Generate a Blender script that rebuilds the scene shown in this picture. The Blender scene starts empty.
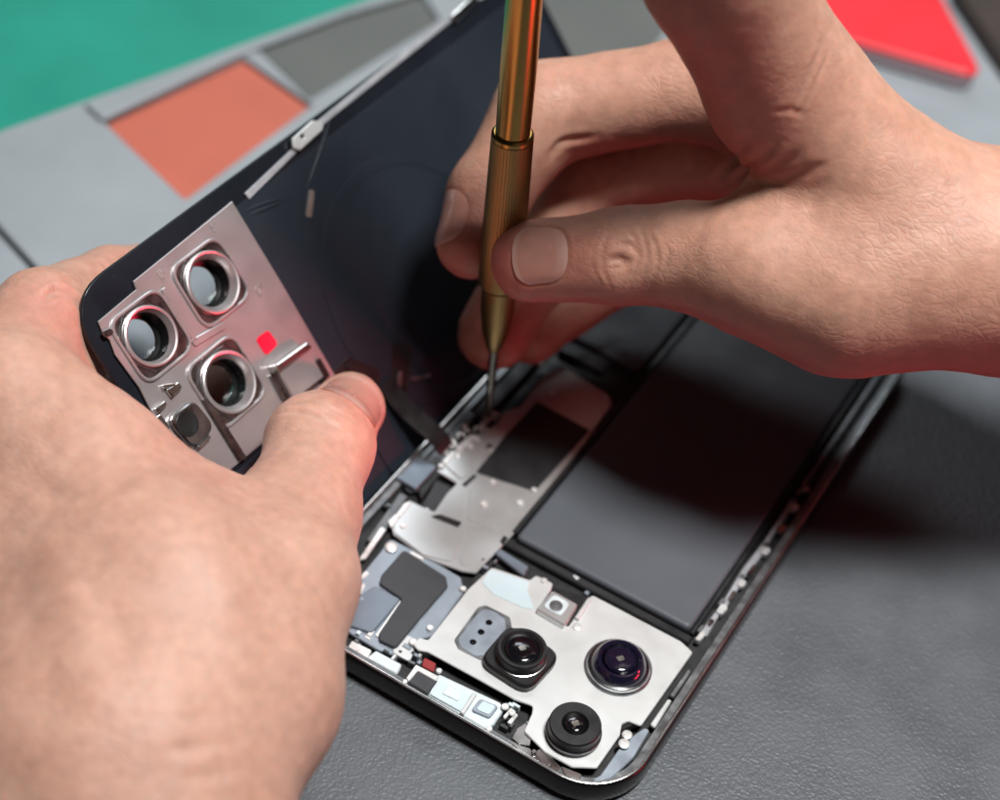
import bpy, bmesh, math, random
import numpy as np
from mathutils import Vector, Matrix

random.seed(7); np.random.seed(7)
S = 0.001                       # everything below is written in millimetres
scn = bpy.context.scene
COL = scn.collection

# ------------------------------------------------------------------ camera
RC = np.array([[0.849293749623694, 0.5188590283265069, 0.09739320086227517],
               [0.42962203912354485, -0.5720801418271599, -0.6986767599014184],
               [-0.3067980285944706, 0.6352240707428286, -0.7087773625049383]])
CC = np.array([122.32999458664386, -162.99281289770494, 273.0831228254348])
FPX = 1700.0                    # focal length in pixels of a 1000 px wide picture
cam_d = bpy.data.cameras.new('camera')
cam = bpy.data.objects.new('camera', cam_d); COL.objects.link(cam)
cam_d.sensor_fit = 'HORIZONTAL'; cam_d.sensor_width = 36.0; cam_d.lens = 36.0 * FPX / 1000.0
cam_d.clip_start = 0.01; cam_d.clip_end = 20.0
Mc = Matrix.Identity(4)
for i in range(3):
    Mc[i][0] = RC[0][i]; Mc[i][1] = -RC[1][i]; Mc[i][2] = -RC[2][i]; Mc[i][3] = CC[i] * S
cam.matrix_world = Mc
cam_d.dof.use_dof = True
cam_d.dof.focus_distance = 0.316
cam_d.dof.aperture_fstop = 9.0
scn.camera = cam
scn.view_settings.view_transform = 'Standard'
scn.view_settings.look = 'None'
scn.view_settings.exposure = 0.0
scn.view_settings.gamma = 1.0

# ------------------------------------------------------------------ world and lamps
w = bpy.data.worlds.new('World'); scn.world = w; w.use_nodes = True
w.node_tree.nodes['Background'].inputs[0].default_value = (0.80, 0.90, 1.0, 1)
w.node_tree.nodes['Background'].inputs[1].default_value = 0.016


def area(name, loc, target, size, size_y, watts, col):
    l = bpy.data.lights.new(name, 'AREA'); l.shape = 'RECTANGLE'
    l.size = size * S; l.size_y = size_y * S; l.energy = watts; l.color = col
    o = bpy.data.objects.new(name, l); COL.objects.link(o)
    loc = Vector(loc) * S; d = (Vector(target) * S - loc)
    o.location = loc; o.rotation_euler = d.to_track_quat('-Z', 'Y').to_euler()
    return o


area('lamp_overhead', (185, 70, 710), (40, 90, 0), 150, 150, 7.5, (1.0, 0.985, 0.96))
area('lamp_back', (-340, 800, 860), (30, 60, 0), 420, 260, 2.0, (0.90, 0.96, 1.0))

# unseen red lamps placed low on the right to tint the underside of the hand and the steel plate
area('lamp_red', (215, 55, 4.5), (100, 85, 45), 60, 5, 0.035, (1.0, 0.03, 0.06))
sp_ = bpy.data.lights.new('lamp_red_spot', 'SPOT'); sp_.energy = 1.9; sp_.color = (1.0, 0.03, 0.07); sp_.spot_size = math.radians(17); sp_.spot_blend = 0.8; sp_.shadow_soft_size = 0.022
so_ = bpy.data.objects.new('lamp_red_spot', sp_); COL.objects.link(so_); so_.location = (0.235, 0.118, 0.034)
so_.rotation_euler = (Vector((-0.013, 0.024, 0.030)) - so_.location).to_track_quat('-Z', 'Y').to_euler()


# ------------------------------------------------------------------ geometry helpers
def ray(px):
    return np.array([(px[0] - 500) / FPX, (px[1] - 400) / FPX, 1.0]) @ RC


def at(px, z):                  # point of the horizontal plane z
    d = ray(px); return CC + (z - CC[2]) / d[2] * d


def J(px, py, depth):           # point at a distance along the viewing axis
    return CC + depth * ray((px, py))


# frame of the lifted back cover: u away from the hinge, v along the phone, w outward
RP = np.array([[-0.6502993756844215, 0.036606580457070784, -0.7587955457510875],
               [0.02356153821886376, 0.999329696084986, 0.028018073442878946],
               [0.7593125679858144, 0.00034174541626662107, -0.6507259848114704]])
OP = np.array([0.84381138, -2.97859683, 0.59110837]) + 4.07 * RP[:, 1]


def puv(px, w=0.0):             # pixel on the inner face of the cover -> (u, v)
    d = ray(px); n = RP[:, 2]; o = OP + n * w
    q = CC + ((o - CC) @ n) / (d @ n) * d - OP
    return (q @ RP[:, 0], q @ RP[:, 1])


def to_cover(co):
    return OP + co[:, 0:1] * RP[:, 0] + co[:, 1:2] * RP[:, 1] - co[:, 2:3] * RP[:, 2]   # local z = towards the inside


def link(name, me, mat, parent=None, smooth=None):
    if mat is not None: me.materials.append(mat)
    o = bpy.data.objects.new(name, me); COL.objects.link(o)
    if parent is not None: o.parent = parent
    if smooth is not None:
        me.shade_smooth()
        if smooth < 180: me.set_sharp_from_angle(angle=math.radians(smooth))
    return o


def tag(o, label=None, cat=None, group=None, kind=None):
    for k, v in (('label', label), ('category', cat), ('group', group), ('kind', kind)):
        if v: o[k] = v
    return o


def empty(name, label, cat, group=None):
    o = bpy.data.objects.new(name, None); COL.objects.link(o); o.empty_display_size = 0.01
    return tag(o, label, cat, group)


def mesh(name, verts, faces):
    me = bpy.data.meshes.new(name)
    me.from_pydata([tuple(v) for v in np.asarray(verts) * S], [], faces)
    me.validate(); me.update()
    return me


def rounded(pts, r, n=6):
    """round the corners of a polygon; r a number or one per corner"""
    P = [np.array(p[:2], float) for p in pts]; N = len(P); out = []
    for i in range(N):
        ri = r[i] if isinstance(r, (list, tuple)) else r
        a, b, c = P[i - 1], P[i], P[(i + 1) % N]
        u = a - b; lu = np.linalg.norm(u); v = c - b; lv = np.linalg.norm(v); u = u / lu; v = v / lv
        cosang = np.clip(u @ v, -1, 1); half = math.acos(cosang) / 2
        if ri < 1e-6 or half > 1.5: out.append(b); continue
        t = min(ri / max(math.tan(half), 1e-6), 0.48 * lu, 0.48 * lv)
        p0, p1 = b + u * t, b + v * t
        for k in range(n + 1):
            s = k / n; out.append((1 - s) ** 2 * p0 + 2 * s * (1 - s) * b + s * s * p1)
    return out


def circle(c, r, n=40, rot=0):
    return [np.array([c[0] + r * math.cos(rot + 2 * math.pi * k / n), c[1] + r * math.sin(rot + 2 * math.pi * k / n)]) for k in range(n)]


def rect(x0, y0, x1, y1):
    return [(x0, y0), (x1, y0), (x1, y1), (x0, y1)]


def slab(name, outline, z0, z1, mat, parent=None, bevel=0.0, holes=(), xf=None, seg=0):
    """prism over an outline (with holes) and a small bevel all round"""
    cu = bpy.data.curves.new(name, 'CURVE'); cu.dimensions = '2D'; cu.fill_mode = 'BOTH'
    c0 = np.mean([np.array(p[:2]) for p in outline], axis=0)
    for loop in [outline] + list(holes):
        sp = cu.splines.new('POLY'); sp.points.add(len(loop) - 1)
        for k, p in enumerate(loop): sp.points[k].co = (p[0] - c0[0], p[1] - c0[1], 0, 1)
        sp.use_cyclic_u = True
    b = min(bevel, (z1 - z0) * 0.45)
    cu.extrude = max((z1 - z0) / 2 - b, 1e-4); cu.bevel_depth = b; cu.bevel_resolution = seg; cu.offset = -b
    tmp = bpy.data.objects.new('tmp', cu)
    me = bpy.data.meshes.new_from_object(tmp)
    bpy.data.objects.remove(tmp); bpy.data.curves.remove(cu)
    n = len(me.vertices); co = np.empty(n * 3); me.vertices.foreach_get('co', co); co = co.reshape(-1, 3)
    co[:, 0] += c0[0]; co[:, 1] += c0[1]; co[:, 2] += (z0 + z1) / 2
    if xf: co = xf(co)
    me.vertices.foreach_set('co', (co * S).ravel()); me.name = name
    bm = bmesh.new(); bm.from_mesh(me); bmesh.ops.remove_doubles(bm, verts=bm.verts, dist=2e-6)
    bmesh.ops.recalc_face_normals(bm, faces=bm.faces); bm.to_mesh(me); bm.free(); me.update()
    me.materials.clear()
    return link(name, me, mat, parent, 30 if seg else 20)


def box(name, x0, y0, x1, y1, z0, z1, mat, parent=None, bevel=0.15, xf=None, r=0.4):
    return slab(name, rounded(rect(x0, y0, x1, y1), r, 3), z0, z1, mat, parent, bevel, xf=xf)


def pslab(name, pts, ztop, t, mat, parent, bevel=0.12, r=0.0, holes=(), grow=0):
    """prism on the phone whose top outline was read off as seen at height ztop"""
    P = [at(p, ztop)[:2] for p in pts]
    if r: P = rounded(P, r, 4)
    return slab(name, P, ztop - t, ztop, mat, parent, bevel, holes)


def cslab(name, pts, t, mat, parent, bevel=0.1, r=0.0, holes=(), base=0.0):
    """the same on the inner face of the cover: stands t mm proud of it"""
    P = [puv(p, -base) for p in pts]
    if r: P = rounded(P, r, 4)
    return slab(name, P, base, base + t, mat, parent, bevel, holes, xf=to_cover)


def lathe(name, prof, origin, axis, mat, parent=None, seg=48, smooth=35, close=True, flute=None):
    axis = np.array(axis, float); axis /= np.linalg.norm(axis)
    a = np.cross(axis, [0.3, 0.8, 0.1]); a /= np.linalg.norm(a); b = np.cross(axis, a)
    V, F = [], []
    for (r, z) in prof:
        for k in range(seg):
            th = 2 * math.pi * k / seg; rr = r
            if flute: rr = r * (1 - flute * (k % 2))
            V.append(np.array(origin) + axis * z + rr * (math.cos(th) * a + math.sin(th) * b))
    m = len(prof)
    for i in range(m - 1):
        for k in range(seg):
            k2 = (k + 1) % seg; F.append((i * seg + k, i * seg + k2, (i + 1) * seg + k2, (i + 1) * seg + k))
    if close:
        F.append(tuple(range(seg))[::-1]); F.append(tuple((m - 1) * seg + k for k in range(seg)))
    me = mesh(name, V, F)
    bm = bmesh.new(); bm.from_mesh(me); bmesh.ops.recalc_face_normals(bm, faces=bm.faces); bm.to_mesh(me); bm.free()
    return link(name, me, mat, parent, smooth)


def tube(name, pts, r, mat, parent=None, flat=1.0, up=(0, 0, 1), seg=10):
    P = [np.array(p, float) for p in pts]; V, F = [], []
    for i, p in enumerate(P):
        t = P[min(i + 1, len(P) - 1)] - P[max(i - 1, 0)]; t /= np.linalg.norm(t)
        s = np.cross(t, up); s /= np.linalg.norm(s); n = np.cross(s, t)
        ri = r[i] if isinstance(r, (list, tuple)) else r
        for k in range(seg):
            th = 2 * math.pi * k / seg; V.append(p + ri * (math.cos(th) * s + flat * math.sin(th) * n))
    for i in range(len(P) - 1):
        for k in range(seg):
            k2 = (k + 1) % seg; F.append((i * seg + k, i * seg + k2, (i + 1) * seg + k2, (i + 1) * seg + k))
    F.append(tuple(range(seg))); F.append(tuple((len(P) - 1) * seg + k for k in range(seg))[::-1])
    me = mesh(name, V, F)
    bm = bmesh.new(); bm.from_mesh(me); bmesh.ops.recalc_face_normals(bm, faces=bm.faces); bm.to_mesh(me); bm.free()
    return link(name, me, mat, parent, 40)


# ------------------------------------------------------------------ materials
def srgb(r, g, b):
    f = lambda c: (c / 255) / 12.92 if c / 255 <= 0.04045 else ((c / 255 + 0.055) / 1.055) ** 2.4
    return (f(r), f(g), f(b))


def mat(name, col, rough=0.5, metal=0.0, var=0.12, scale=180.0, bump=0.0, bscale=900.0, bdist=0.05, rvar=0.1, spec=0.5, coat=0.0, stretch=None):
    m = bpy.data.materials.new(name); m.use_nodes = True; nt = m.node_tree; N = nt.nodes; L = nt.links
    p = N['Principled BSDF']
    p.inputs['Metallic'].default_value = metal; p.inputs['Specular IOR Level'].default_value = spec
    p.inputs['Coat Weight'].default_value = coat; p.inputs['Coat Roughness'].default_value = 0.12
    tc = N.new('ShaderNodeTexCoord'); mp = N.new('ShaderNodeMapping'); L.new(tc.outputs['Object'], mp.inputs[0])
    if stretch: mp.inputs['Scale'].default_value = stretch
    nz = N.new('ShaderNodeTexNoise'); nz.inputs['Scale'].default_value = scale; nz.inputs['Detail'].default_value = 5
    L.new(mp.outputs[0], nz.inputs['Vector'])
    mr = N.new('ShaderNodeMapRange'); mr.inputs['From Min'].default_value = 0.3; mr.inputs['From Max'].default_value = 0.7
    mr.inputs['To Min'].default_value = 1 - var; mr.inputs['To Max'].default_value = 1 + var
    L.new(nz.outputs['Fac'], mr.inputs['Value'])
    mx = N.new('ShaderNodeVectorMath'); mx.operation = 'SCALE'; mx.inputs[0].default_value = col
    L.new(mr.outputs[0], mx.inputs['Scale']); L.new(mx.outputs[0], p.inputs['Base Color'])
    rr = N.new('ShaderNodeMapRange'); rr.inputs['From Min'].default_value = 0.3; rr.inputs['From Max'].default_value = 0.7
    rr.inputs['To Min'].default_value = max(0.02, rough * (1 - rvar * 2)); rr.inputs['To Max'].default_value = min(1, rough * (1 + rvar * 2))
    L.new(nz.outputs['Fac'], rr.inputs['Value']); L.new(rr.outputs[0], p.inputs['Roughness'])
    if bump:
        n2 = N.new('ShaderNodeTexNoise'); n2.inputs['Scale'].default_value = bscale; n2.inputs['Detail'].default_value = 3
        L.new(mp.outputs[0], n2.inputs['Vector'])
        b = N.new('ShaderNodeBump'); b.inputs['Strength'].default_value = bump; b.inputs['Distance'].default_value = bdist * S
        L.new(n2.outputs['Fac'], b.inputs['Height']); L.new(b.outputs[0], p.inputs['Normal'])
    return m


def leather(name, col, rough, bscale=620.0, strength=0.8):
    m = mat(name, col, rough, 0, 0.10, 60, spec=0.5); nt = m.node_tree; N = nt.nodes; L = nt.links
    tc = N.new('ShaderNodeTexCoord'); nz = N.new('ShaderNodeTexNoise'); nz.inputs['Scale'].default_value = 500
    vo = N.new('ShaderNodeTexVoronoi'); vo.inputs['Scale'].default_value = bscale
    mixv = N.new('ShaderNodeVectorMath'); mixv.operation = 'MULTIPLY_ADD'; mixv.inputs[1].default_value = (0.0016,) * 3
    L.new(tc.outputs['Object'], nz.inputs['Vector']); L.new(nz.outputs['Color'], mixv.inputs[0]); L.new(tc.outputs['Object'], mixv.inputs[2])
    L.new(mixv.outputs[0], vo.inputs['Vector'])
    n3 = N.new('ShaderNodeTexNoise'); n3.inputs['Scale'].default_value = 1500; n3.inputs['Detail'].default_value = 4
    L.new(tc.outputs['Object'], n3.inputs['Vector'])
    ad = N.new('ShaderNodeMath'); ad.operation = 'ADD'; L.new(vo.outputs['Distance'], ad.inputs[0]); L.new(n3.outputs['Fac'], ad.inputs[1])
    b = N.new('ShaderNodeBump'); b.inputs['Strength'].default_value = strength; b.inputs['Distance'].default_value = 0.28 * S
    L.new(ad.outputs[0], b.inputs['Height']); L.new(b.outputs[0], N['Principled BSDF'].inputs['Normal'])
    return m


def skin_mat(name, c0, c1, blush, line_dir=0.5):
    m = bpy.data.materials.new(name); m.use_nodes = True; nt = m.node_tree; N = nt.nodes; L = nt.links
    p = N['Principled BSDF']
    p.inputs['Subsurface Weight'].default_value = 0.55
    p.inputs['Subsurface Radius'].default_value = (1.0, 0.28, 0.14); p.inputs['Subsurface Scale'].default_value = 2.6 * S
    p.inputs['Specular IOR Level'].default_value = 0.42
    tc = N.new('ShaderNodeTexCoord')
    nz = N.new('ShaderNodeTexNoise'); nz.inputs['Scale'].default_value = 95; nz.inputs['Detail'].default_value = 7; nz.inputs['Roughness'].default_value = 0.62
    L.new(tc.outputs['Object'], nz.inputs['Vector'])
    cr = N.new('ShaderNodeMapRange'); cr.inputs['From Min'].default_value = 0.34; cr.inputs['From Max'].default_value = 0.66; L.new(nz.outputs['Fac'], cr.inputs['Value'])
    mx = N.new('ShaderNodeMix'); mx.data_type = 'RGBA'; mx.inputs['A'].default_value = (*c0, 1); mx.inputs['B'].default_value = (*c1, 1)
    L.new(cr.outputs[0], mx.inputs['Factor'])
    at_ = N.new('ShaderNodeAttribute'); at_.attribute_name = 'flush_and_glow'
    m2 = N.new('ShaderNodeMix'); m2.data_type = 'RGBA'; L.new(at_.outputs['Fac'], m2.inputs['Factor'])
    L.new(mx.outputs['Result'], m2.inputs['A']); m2.inputs['B'].default_value = (*blush, 1)
    # fine pores / mottling
    n4 = N.new('ShaderNodeTexNoise'); n4.inputs['Scale'].default_value = 420; n4.inputs['Detail'].default_value = 4; L.new(tc.outputs['Object'], n4.inputs['Vector'])
    r4 = N.new('ShaderNodeMapRange'); r4.inputs['From Min'].default_value = 0.3; r4.inputs['From Max'].default_value = 0.7; r4.inputs['To Min'].default_value = 0.90; r4.inputs['To Max'].default_value = 1.08
    L.new(n4.outputs['Fac'], r4.inputs['Value'])
    sc = N.new('ShaderNodeVectorMath'); sc.operation = 'SCALE'; L.new(m2.outputs['Result'], sc.inputs[0]); L.new(r4.outputs[0], sc.inputs['Scale'])
    L.new(sc.outputs[0], p.inputs['Base Color'])
    rr = N.new('ShaderNodeMapRange'); rr.inputs['To Min'].default_value = 0.42; rr.inputs['To Max'].default_value = 0.62; L.new(n4.outputs['Fac'], rr.inputs['Value']); L.new(rr.outputs[0], p.inputs['Roughness'])
    vo = N.new('ShaderNodeTexVoronoi'); vo.feature = 'DISTANCE_TO_EDGE'; vo.inputs['Scale'].default_value = 900; L.new(tc.outputs['Object'], vo.inputs['Vector'])
    pw = N.new('ShaderNodeMath'); pw.operation = 'MINIMUM'; pw.inputs[1].default_value = 0.25; L.new(vo.outputs['Distance'], pw.inputs[0])
    n5 = N.new('ShaderNodeTexNoise'); n5.inputs['Scale'].default_value = 260; n5.inputs['Detail'].default_value = 5; L.new(tc.outputs['Object'], n5.inputs['Vector'])
    ad = N.new('ShaderNodeMath'); ad.operation = 'MULTIPLY_ADD'; ad.inputs[1].default_value = 1.6; L.new(n5.outputs['Fac'], ad.inputs[0]); L.new(pw.outputs[0], ad.inputs[2])
    b = N.new('ShaderNodeBump'); b.inputs['Strength'].default_value = 0.5; b.inputs['Distance'].default_value = 0.13 * S
    L.new(ad.outputs[0], b.inputs['Height'])
    # criss-cross skin lines: warped, stretched cells in two sizes
    wn = N.new('ShaderNodeTexNoise'); wn.inputs['Scale'].default_value = 160; L.new(tc.outputs['Object'], wn.inputs['Vector'])
    wv = N.new('ShaderNodeVectorMath'); wv.operation = 'MULTIPLY_ADD'; wv.inputs[1].default_value = (0.0045,) * 3
    L.new(wn.outputs['Color'], wv.inputs[0]); L.new(tc.outputs['Object'], wv.inputs[2])
    mp = N.new('ShaderNodeMapping'); mp.inputs['Rotation'].default_value = (0.3, 0.2, line_dir); mp.inputs['Scale'].default_value = (0.38, 1.0, 0.8); L.new(wv.outputs[0], mp.inputs[0])
    v2 = N.new('ShaderNodeTexVoronoi'); v2.feature = 'DISTANCE_TO_EDGE'; v2.inputs['Scale'].default_value = 900; L.new(mp.outputs[0], v2.inputs['Vector'])
    c2 = N.new('ShaderNodeMapRange'); c2.inputs['From Max'].default_value = 0.16; L.new(v2.outputs['Distance'], c2.inputs['Value'])
    ms = N.new('ShaderNodeTexNoise'); ms.inputs['Scale'].default_value = 60; L.new(tc.outputs['Object'], ms.inputs['Vector'])
    mk = N.new('ShaderNodeMapRange'); mk.inputs['From Min'].default_value = 0.38; mk.inputs['From Max'].default_value = 0.62; mk.inputs['To Min'].default_value = 0.1; mk.inputs['To Max'].default_value = 0.6; L.new(ms.outputs['Fac'], mk.inputs['Value'])
    b2 = N.new('ShaderNodeBump'); b2.inputs['Distance'].default_value = 0.08 * S; L.new(mk.outputs[0], b2.inputs['Strength'])
    L.new(c2.outputs[0], b2.inputs['Height']); L.new(b.outputs[0], b2.inputs['Normal']); L.new(b2.outputs[0], p.inputs['Normal'])
    return m


M = {}
M['mat'] = leather('grey_leather', (0.092, 0.102, 0.114), 0.44, 1300.0, 0.36)
M['mat_pale'] = mat('grey_silicone', (0.30, 0.335, 0.365), 0.6, 0, 0.06, 40, 0.25, 500, 0.1)
M['green'] = mat('green_rubber', (0.015, 0.29, 0.215), 0.6, 0, 0.10, 25, 0.2, 400, 0.1)
M['orange'] = mat('orange_silicone', (0.52, 0.135, 0.09), 0.6, 0, 0.06, 40, 0.2, 500, 0.1)
M['darkgrey'] = mat('dark_grey_silicone', (0.12, 0.13, 0.125), 0.6, 0, 0.06, 40, 0.2, 500, 0.1)
M['red'] = mat('red_plastic', (0.80, 0.035, 0.05), 0.4, 0, 0.05, 40)
M['redside'] = mat('grey_lilac_plastic', (0.36, 0.30, 0.33), 0.5, 0, 0.05, 40)
M['frame'] = mat('dark_frame_metal', (0.045, 0.040, 0.040), 0.28, 0.9, 0.1, 80, coat=0.2)
M['rim'] = mat('polished_rim_metal', (0.62, 0.61, 0.60), 0.22, 1.0, 0.1, 200)
M['ledge'] = mat('grey_ledge_metal', (0.22, 0.23, 0.24), 0.42, 0.9, 0.3, 320, 0.4, 900, 0.08)
M['floor'] = mat('black_board', (0.012, 0.013, 0.014), 0.5, 0, 0.3, 300)
M['steel'] = mat('brushed_steel', (0.68, 0.70, 0.70), 0.32, 0.75, 0.03, 260, 0.03, 2500, 0.01, rvar=0.03)
M['bracket'] = mat('white_steel', (0.68, 0.70, 0.70), 0.40, 0.45, 0.03, 220, 0.04, 2500, 0.01, rvar=0.04)
M['film'] = mat('pale_blue_film', (0.62, 0.75, 0.80), 0.3, 0.2, 0.03, 90)
M['bright'] = mat('bright_solder_metal', (0.84, 0.84, 0.83), 0.32, 0.5, 0.1, 500, 0.3, 1500, 0.05)
M['blue'] = mat('blue_grey_shield', (0.20, 0.24, 0.29), 0.38, 0.55, 0.08, 200, 0.1, 900, 0.02)
M['tape'] = mat('dark_graphite_tape', (0.040, 0.043, 0.048), 0.5, 0.1, 0.10, 200, 0.15, 900, 0.02)
M['black_tape'] = mat('black_tape', (0.016, 0.017, 0.019), 0.42, 0, 0.15, 200, 0.15, 700, 0.03)
M['battery'] = mat('battery_wrap', (0.086, 0.097, 0.112), 0.5, 0.0, 0.04, 60, spec=0.35)
M['black'] = mat('black_plastic', (0.010, 0.010, 0.011), 0.38, 0, 0.2, 300, 0.1, 900, 0.02)
M['gloss'] = mat('black_glass', (0.004, 0.004, 0.006), 0.06, 0, 0.1, 100, spec=0.7, coat=0.6)
M['violet'] = mat('violet_coated_glass', (0.008, 0.007, 0.020), 0.10, 0, 0.1, 100, spec=0.7, coat=0.6)
M['glint'] = mat('painted_lens_glint', (0.34, 0.33, 0.30), 0.2, 0.6, 0.5, 900)  # pale colour painted as a highlight on the lenses
M['strip'] = mat('pale_edge_strip', (0.42, 0.43, 0.46), 0.42, 0.35, 0.12, 300)
M['brownblk'] = mat('dark_brown_rubber', (0.055, 0.042, 0.036), 0.6, 0, 0.1, 60)
M['copper'] = mat('red_flex', (0.26, 0.02, 0.02), 0.45, 0, 0.1, 300)
M['flex'] = mat('dark_flex', (0.009, 0.008, 0.008), 0.45, 0, 0.15, 300)
M['white_chip'] = mat('white_connector', (0.66, 0.74, 0.78), 0.4, 0.2, 0.06, 500)
M['sensor'] = mat('grey_blue_plate', (0.32, 0.37, 0.43), 0.4, 0.5, 0.05, 300)
M['liner'] = mat('dark_navy_liner', (0.014, 0.019, 0.028), 0.5, 0, 0.10, 30, 0.6, 45, 1.6, spec=0.28)
M['glass_edge'] = mat('dark_glass', (0.010, 0.012, 0.017), 0.25, 0, 0.1, 60, spec=0.4)
M['plate'] = mat('stamped_steel', (0.60, 0.56, 0.57), 0.36, 0.8, 0.03, 160, 0.04, 2500, 0.01, rvar=0.04)
M['ridge'] = mat('dark_steel', (0.26, 0.25, 0.25), 0.3, 1.0, 0.2, 420, 0.5, 1300, 0.06)  # darker than the plate; recess floors, collars and small parts
M['etched'] = mat('etched_steel', (0.34, 0.32, 0.32), 0.5, 0.6, 0.3, 1500, 0.5, 1800, 0.05)
M['well'] = mat('black_anodised', (0.014, 0.015, 0.016), 0.25, 0.4, 0.1, 200)
M['sticker'] = mat('red_sticker', (0.75, 0.005, 0.035), 0.5, 0, 0.05, 200)
M['brass'] = mat('polished_brass', (0.46, 0.28, 0.085), 0.27, 1.0, 0.08, 120, stretch=(1, 1, 0.15))
M['brass2'] = mat('satin_brass', (0.34, 0.22, 0.09), 0.36, 1.0, 0.10, 150, stretch=(1, 1, 0.15))
M['shaft'] = mat('tool_steel', (0.35, 0.33, 0.30), 0.3, 1.0, 0.1, 200)
M['skin_r'] = skin_mat('skin_tan', (0.475, 0.248, 0.178), (0.55, 0.308, 0.226), (0.45, 0.115, 0.095))  # last colour: fingertip redness and the red light painted underneath
M['skin_l'] = skin_mat('skin_fair', (0.50, 0.278, 0.206), (0.565, 0.336, 0.258), (0.51, 0.195, 0.155))
M['nail'] = mat('fingernail', (0.54, 0.27, 0.215), 0.24, 0, 0.06, 300, spec=0.5, coat=0.3)
for k_ in ('nail',):
    M[k_].node_tree.nodes['Principled BSDF'].inputs['Subsurface Weight'].default_value = 0.4
    M[k_].node_tree.nodes['Principled BSDF'].inputs['Subsurface Scale'].default_value = 1.2 * S
nt_ = M['nail'].node_tree; pb_ = nt_.nodes['Principled BSDF']; src_ = pb_.inputs['Base Color'].links[0].from_socket
an_ = nt_.nodes.new('ShaderNodeAttribute'); an_.attribute_name = 'pale'; mxn = nt_.nodes.new('ShaderNodeMix'); mxn.data_type = 'RGBA'
nt_.links.new(an_.outputs['Fac'], mxn.inputs['Factor']); nt_.links.new(src_, mxn.inputs['A']); mxn.inputs['B'].default_value = (0.66, 0.50, 0.45, 1)
nt_.links.new(mxn.outputs['Result'], pb_.inputs['Base Color'])
M['hair'] = mat('dark_hair', (0.07, 0.045, 0.03), 0.5, 0, 0.1, 100)
g = bpy.data.materials.new('clear_lens_glass'); g.use_nodes = True
N_ = g.node_tree.nodes; L_ = g.node_tree.links; N_.remove(N_['Principled BSDF'])
t_ = N_.new('ShaderNodeBsdfTransparent'); t_.inputs[0].default_value = (0.93, 0.95, 0.96, 1); gl_ = N_.new('ShaderNodeBsdfGlossy'); gl_.inputs['Roughness'].default_value = 0.05
fr_ = N_.new('ShaderNodeFresnel'); fr_.inputs[0].default_value = 1.4; mx_ = N_.new('ShaderNodeMixShader')
L_.new(fr_.outputs[0], mx_.inputs[0]); L_.new(t_.outputs[0], mx_.inputs[1]); L_.new(gl_.outputs[0], mx_.inputs[2]); L_.new(mx_.outputs[0], N_['Material Output'].inputs[0])
M['clear'] = g

# ------------------------------------------------------------------ setting: table and mats
tag(slab('table', rect(-900, -700, 900, 1100), -8, -4.0, M['darkgrey'], bevel=0), kind='structure')
ax = np.array([37.4, 110.0]); ax /= np.linalg.norm(ax); bx_ = np.array([ax[1], -ax[0]])
o_l = np.array([-147.6, 86.2])
tag(slab('green_mat', [o_l + ax * a + bx_ * b for a, b in ((-420, -500), (900, -500), (900, 20), (-420, 20))], -3.9, -2.2, M['green'], bevel=0.4), kind='structure')
# grey work mat, its left border standing as a low lip
def mq(a, b): return o_l + ax * a + bx_ * b
tag(slab('work_mat', [mq(-420, 0), mq(620, 0), mq(620, 620), mq(-420, 620)], -2.0, 0.0, M['mat'], bevel=0.6), kind='structure')

# pale tool tray along the far side: two tiles with a dark joint, a low lip and coloured inserts
def quad(pts, z): return [at(p, z)[:2] for p in pts]


tray = empty('tool_tray', 'pale grey silicone tool tray along the edge of the green mat', 'tray')
ins_o = rounded(quad([(104, 121), (243, 56), (312, 104), (185, 199)], 2.0), 0.8, 3)
ins_g = rounded(quad([(257, 47), (372, 4), (420, -12), (440, 20), (310, 99)], 2.0), [0.8, 0.8, 3, 3, 0.8], 3)
ins_d = rounded(quad([(500, -90), (640, -60), (690, 0), (640, 70), (560, 80), (470, 30)], 2.0), 3, 4)
slab('tray_body', [mq(-19.2, 0), mq(420, 0), mq(420, 175), mq(-19.2, 175)], 0.1, 2.0, M['mat_pale'], tray, 0.5, holes=[ins_o, ins_g, ins_d])
slab('tray_end', [mq(-300, 0), mq(-20.8, 0), mq(-20.8, 175), mq(-300, 175)], 0.1, 2.0, M['mat_pale'], tray, 0.5)
slab('tray_lip', rounded(quad([(84, 103), (230, 48), (372, -2), (470, -40), (476, -26), (345, 13), (246, 51), (102, 119)], 3.6), 0.8, 3), 2.05, 3.8, M['mat_pale'], tray, 0.6)


def shrink(P, d):
    P = np.array(P); c = P.mean(0); return [c + (p - c) * (1 - d / np.linalg.norm(p - c)) for p in P]


def insert(name, outl, z, m, label):
    o = slab(name, shrink(outl, 0.5), 0.15, z, m, None, 0.4)
    return tag(o, label, 'pad', 'silicone pads set into the tool tray')


insert('silicone_pad', ins_o, 0.7, M['orange'], 'square orange silicone pad set into the pale grey tray')
insert('silicone_pad', ins_g, 1.25, M['darkgrey'], 'dark grey silicone pad set into the tray beyond the orange one')
insert('silicone_pad', ins_d, 1.25, M['darkgrey'], 'dark grey silicone pad half hidden behind the brass screwdriver and fingers')

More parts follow.
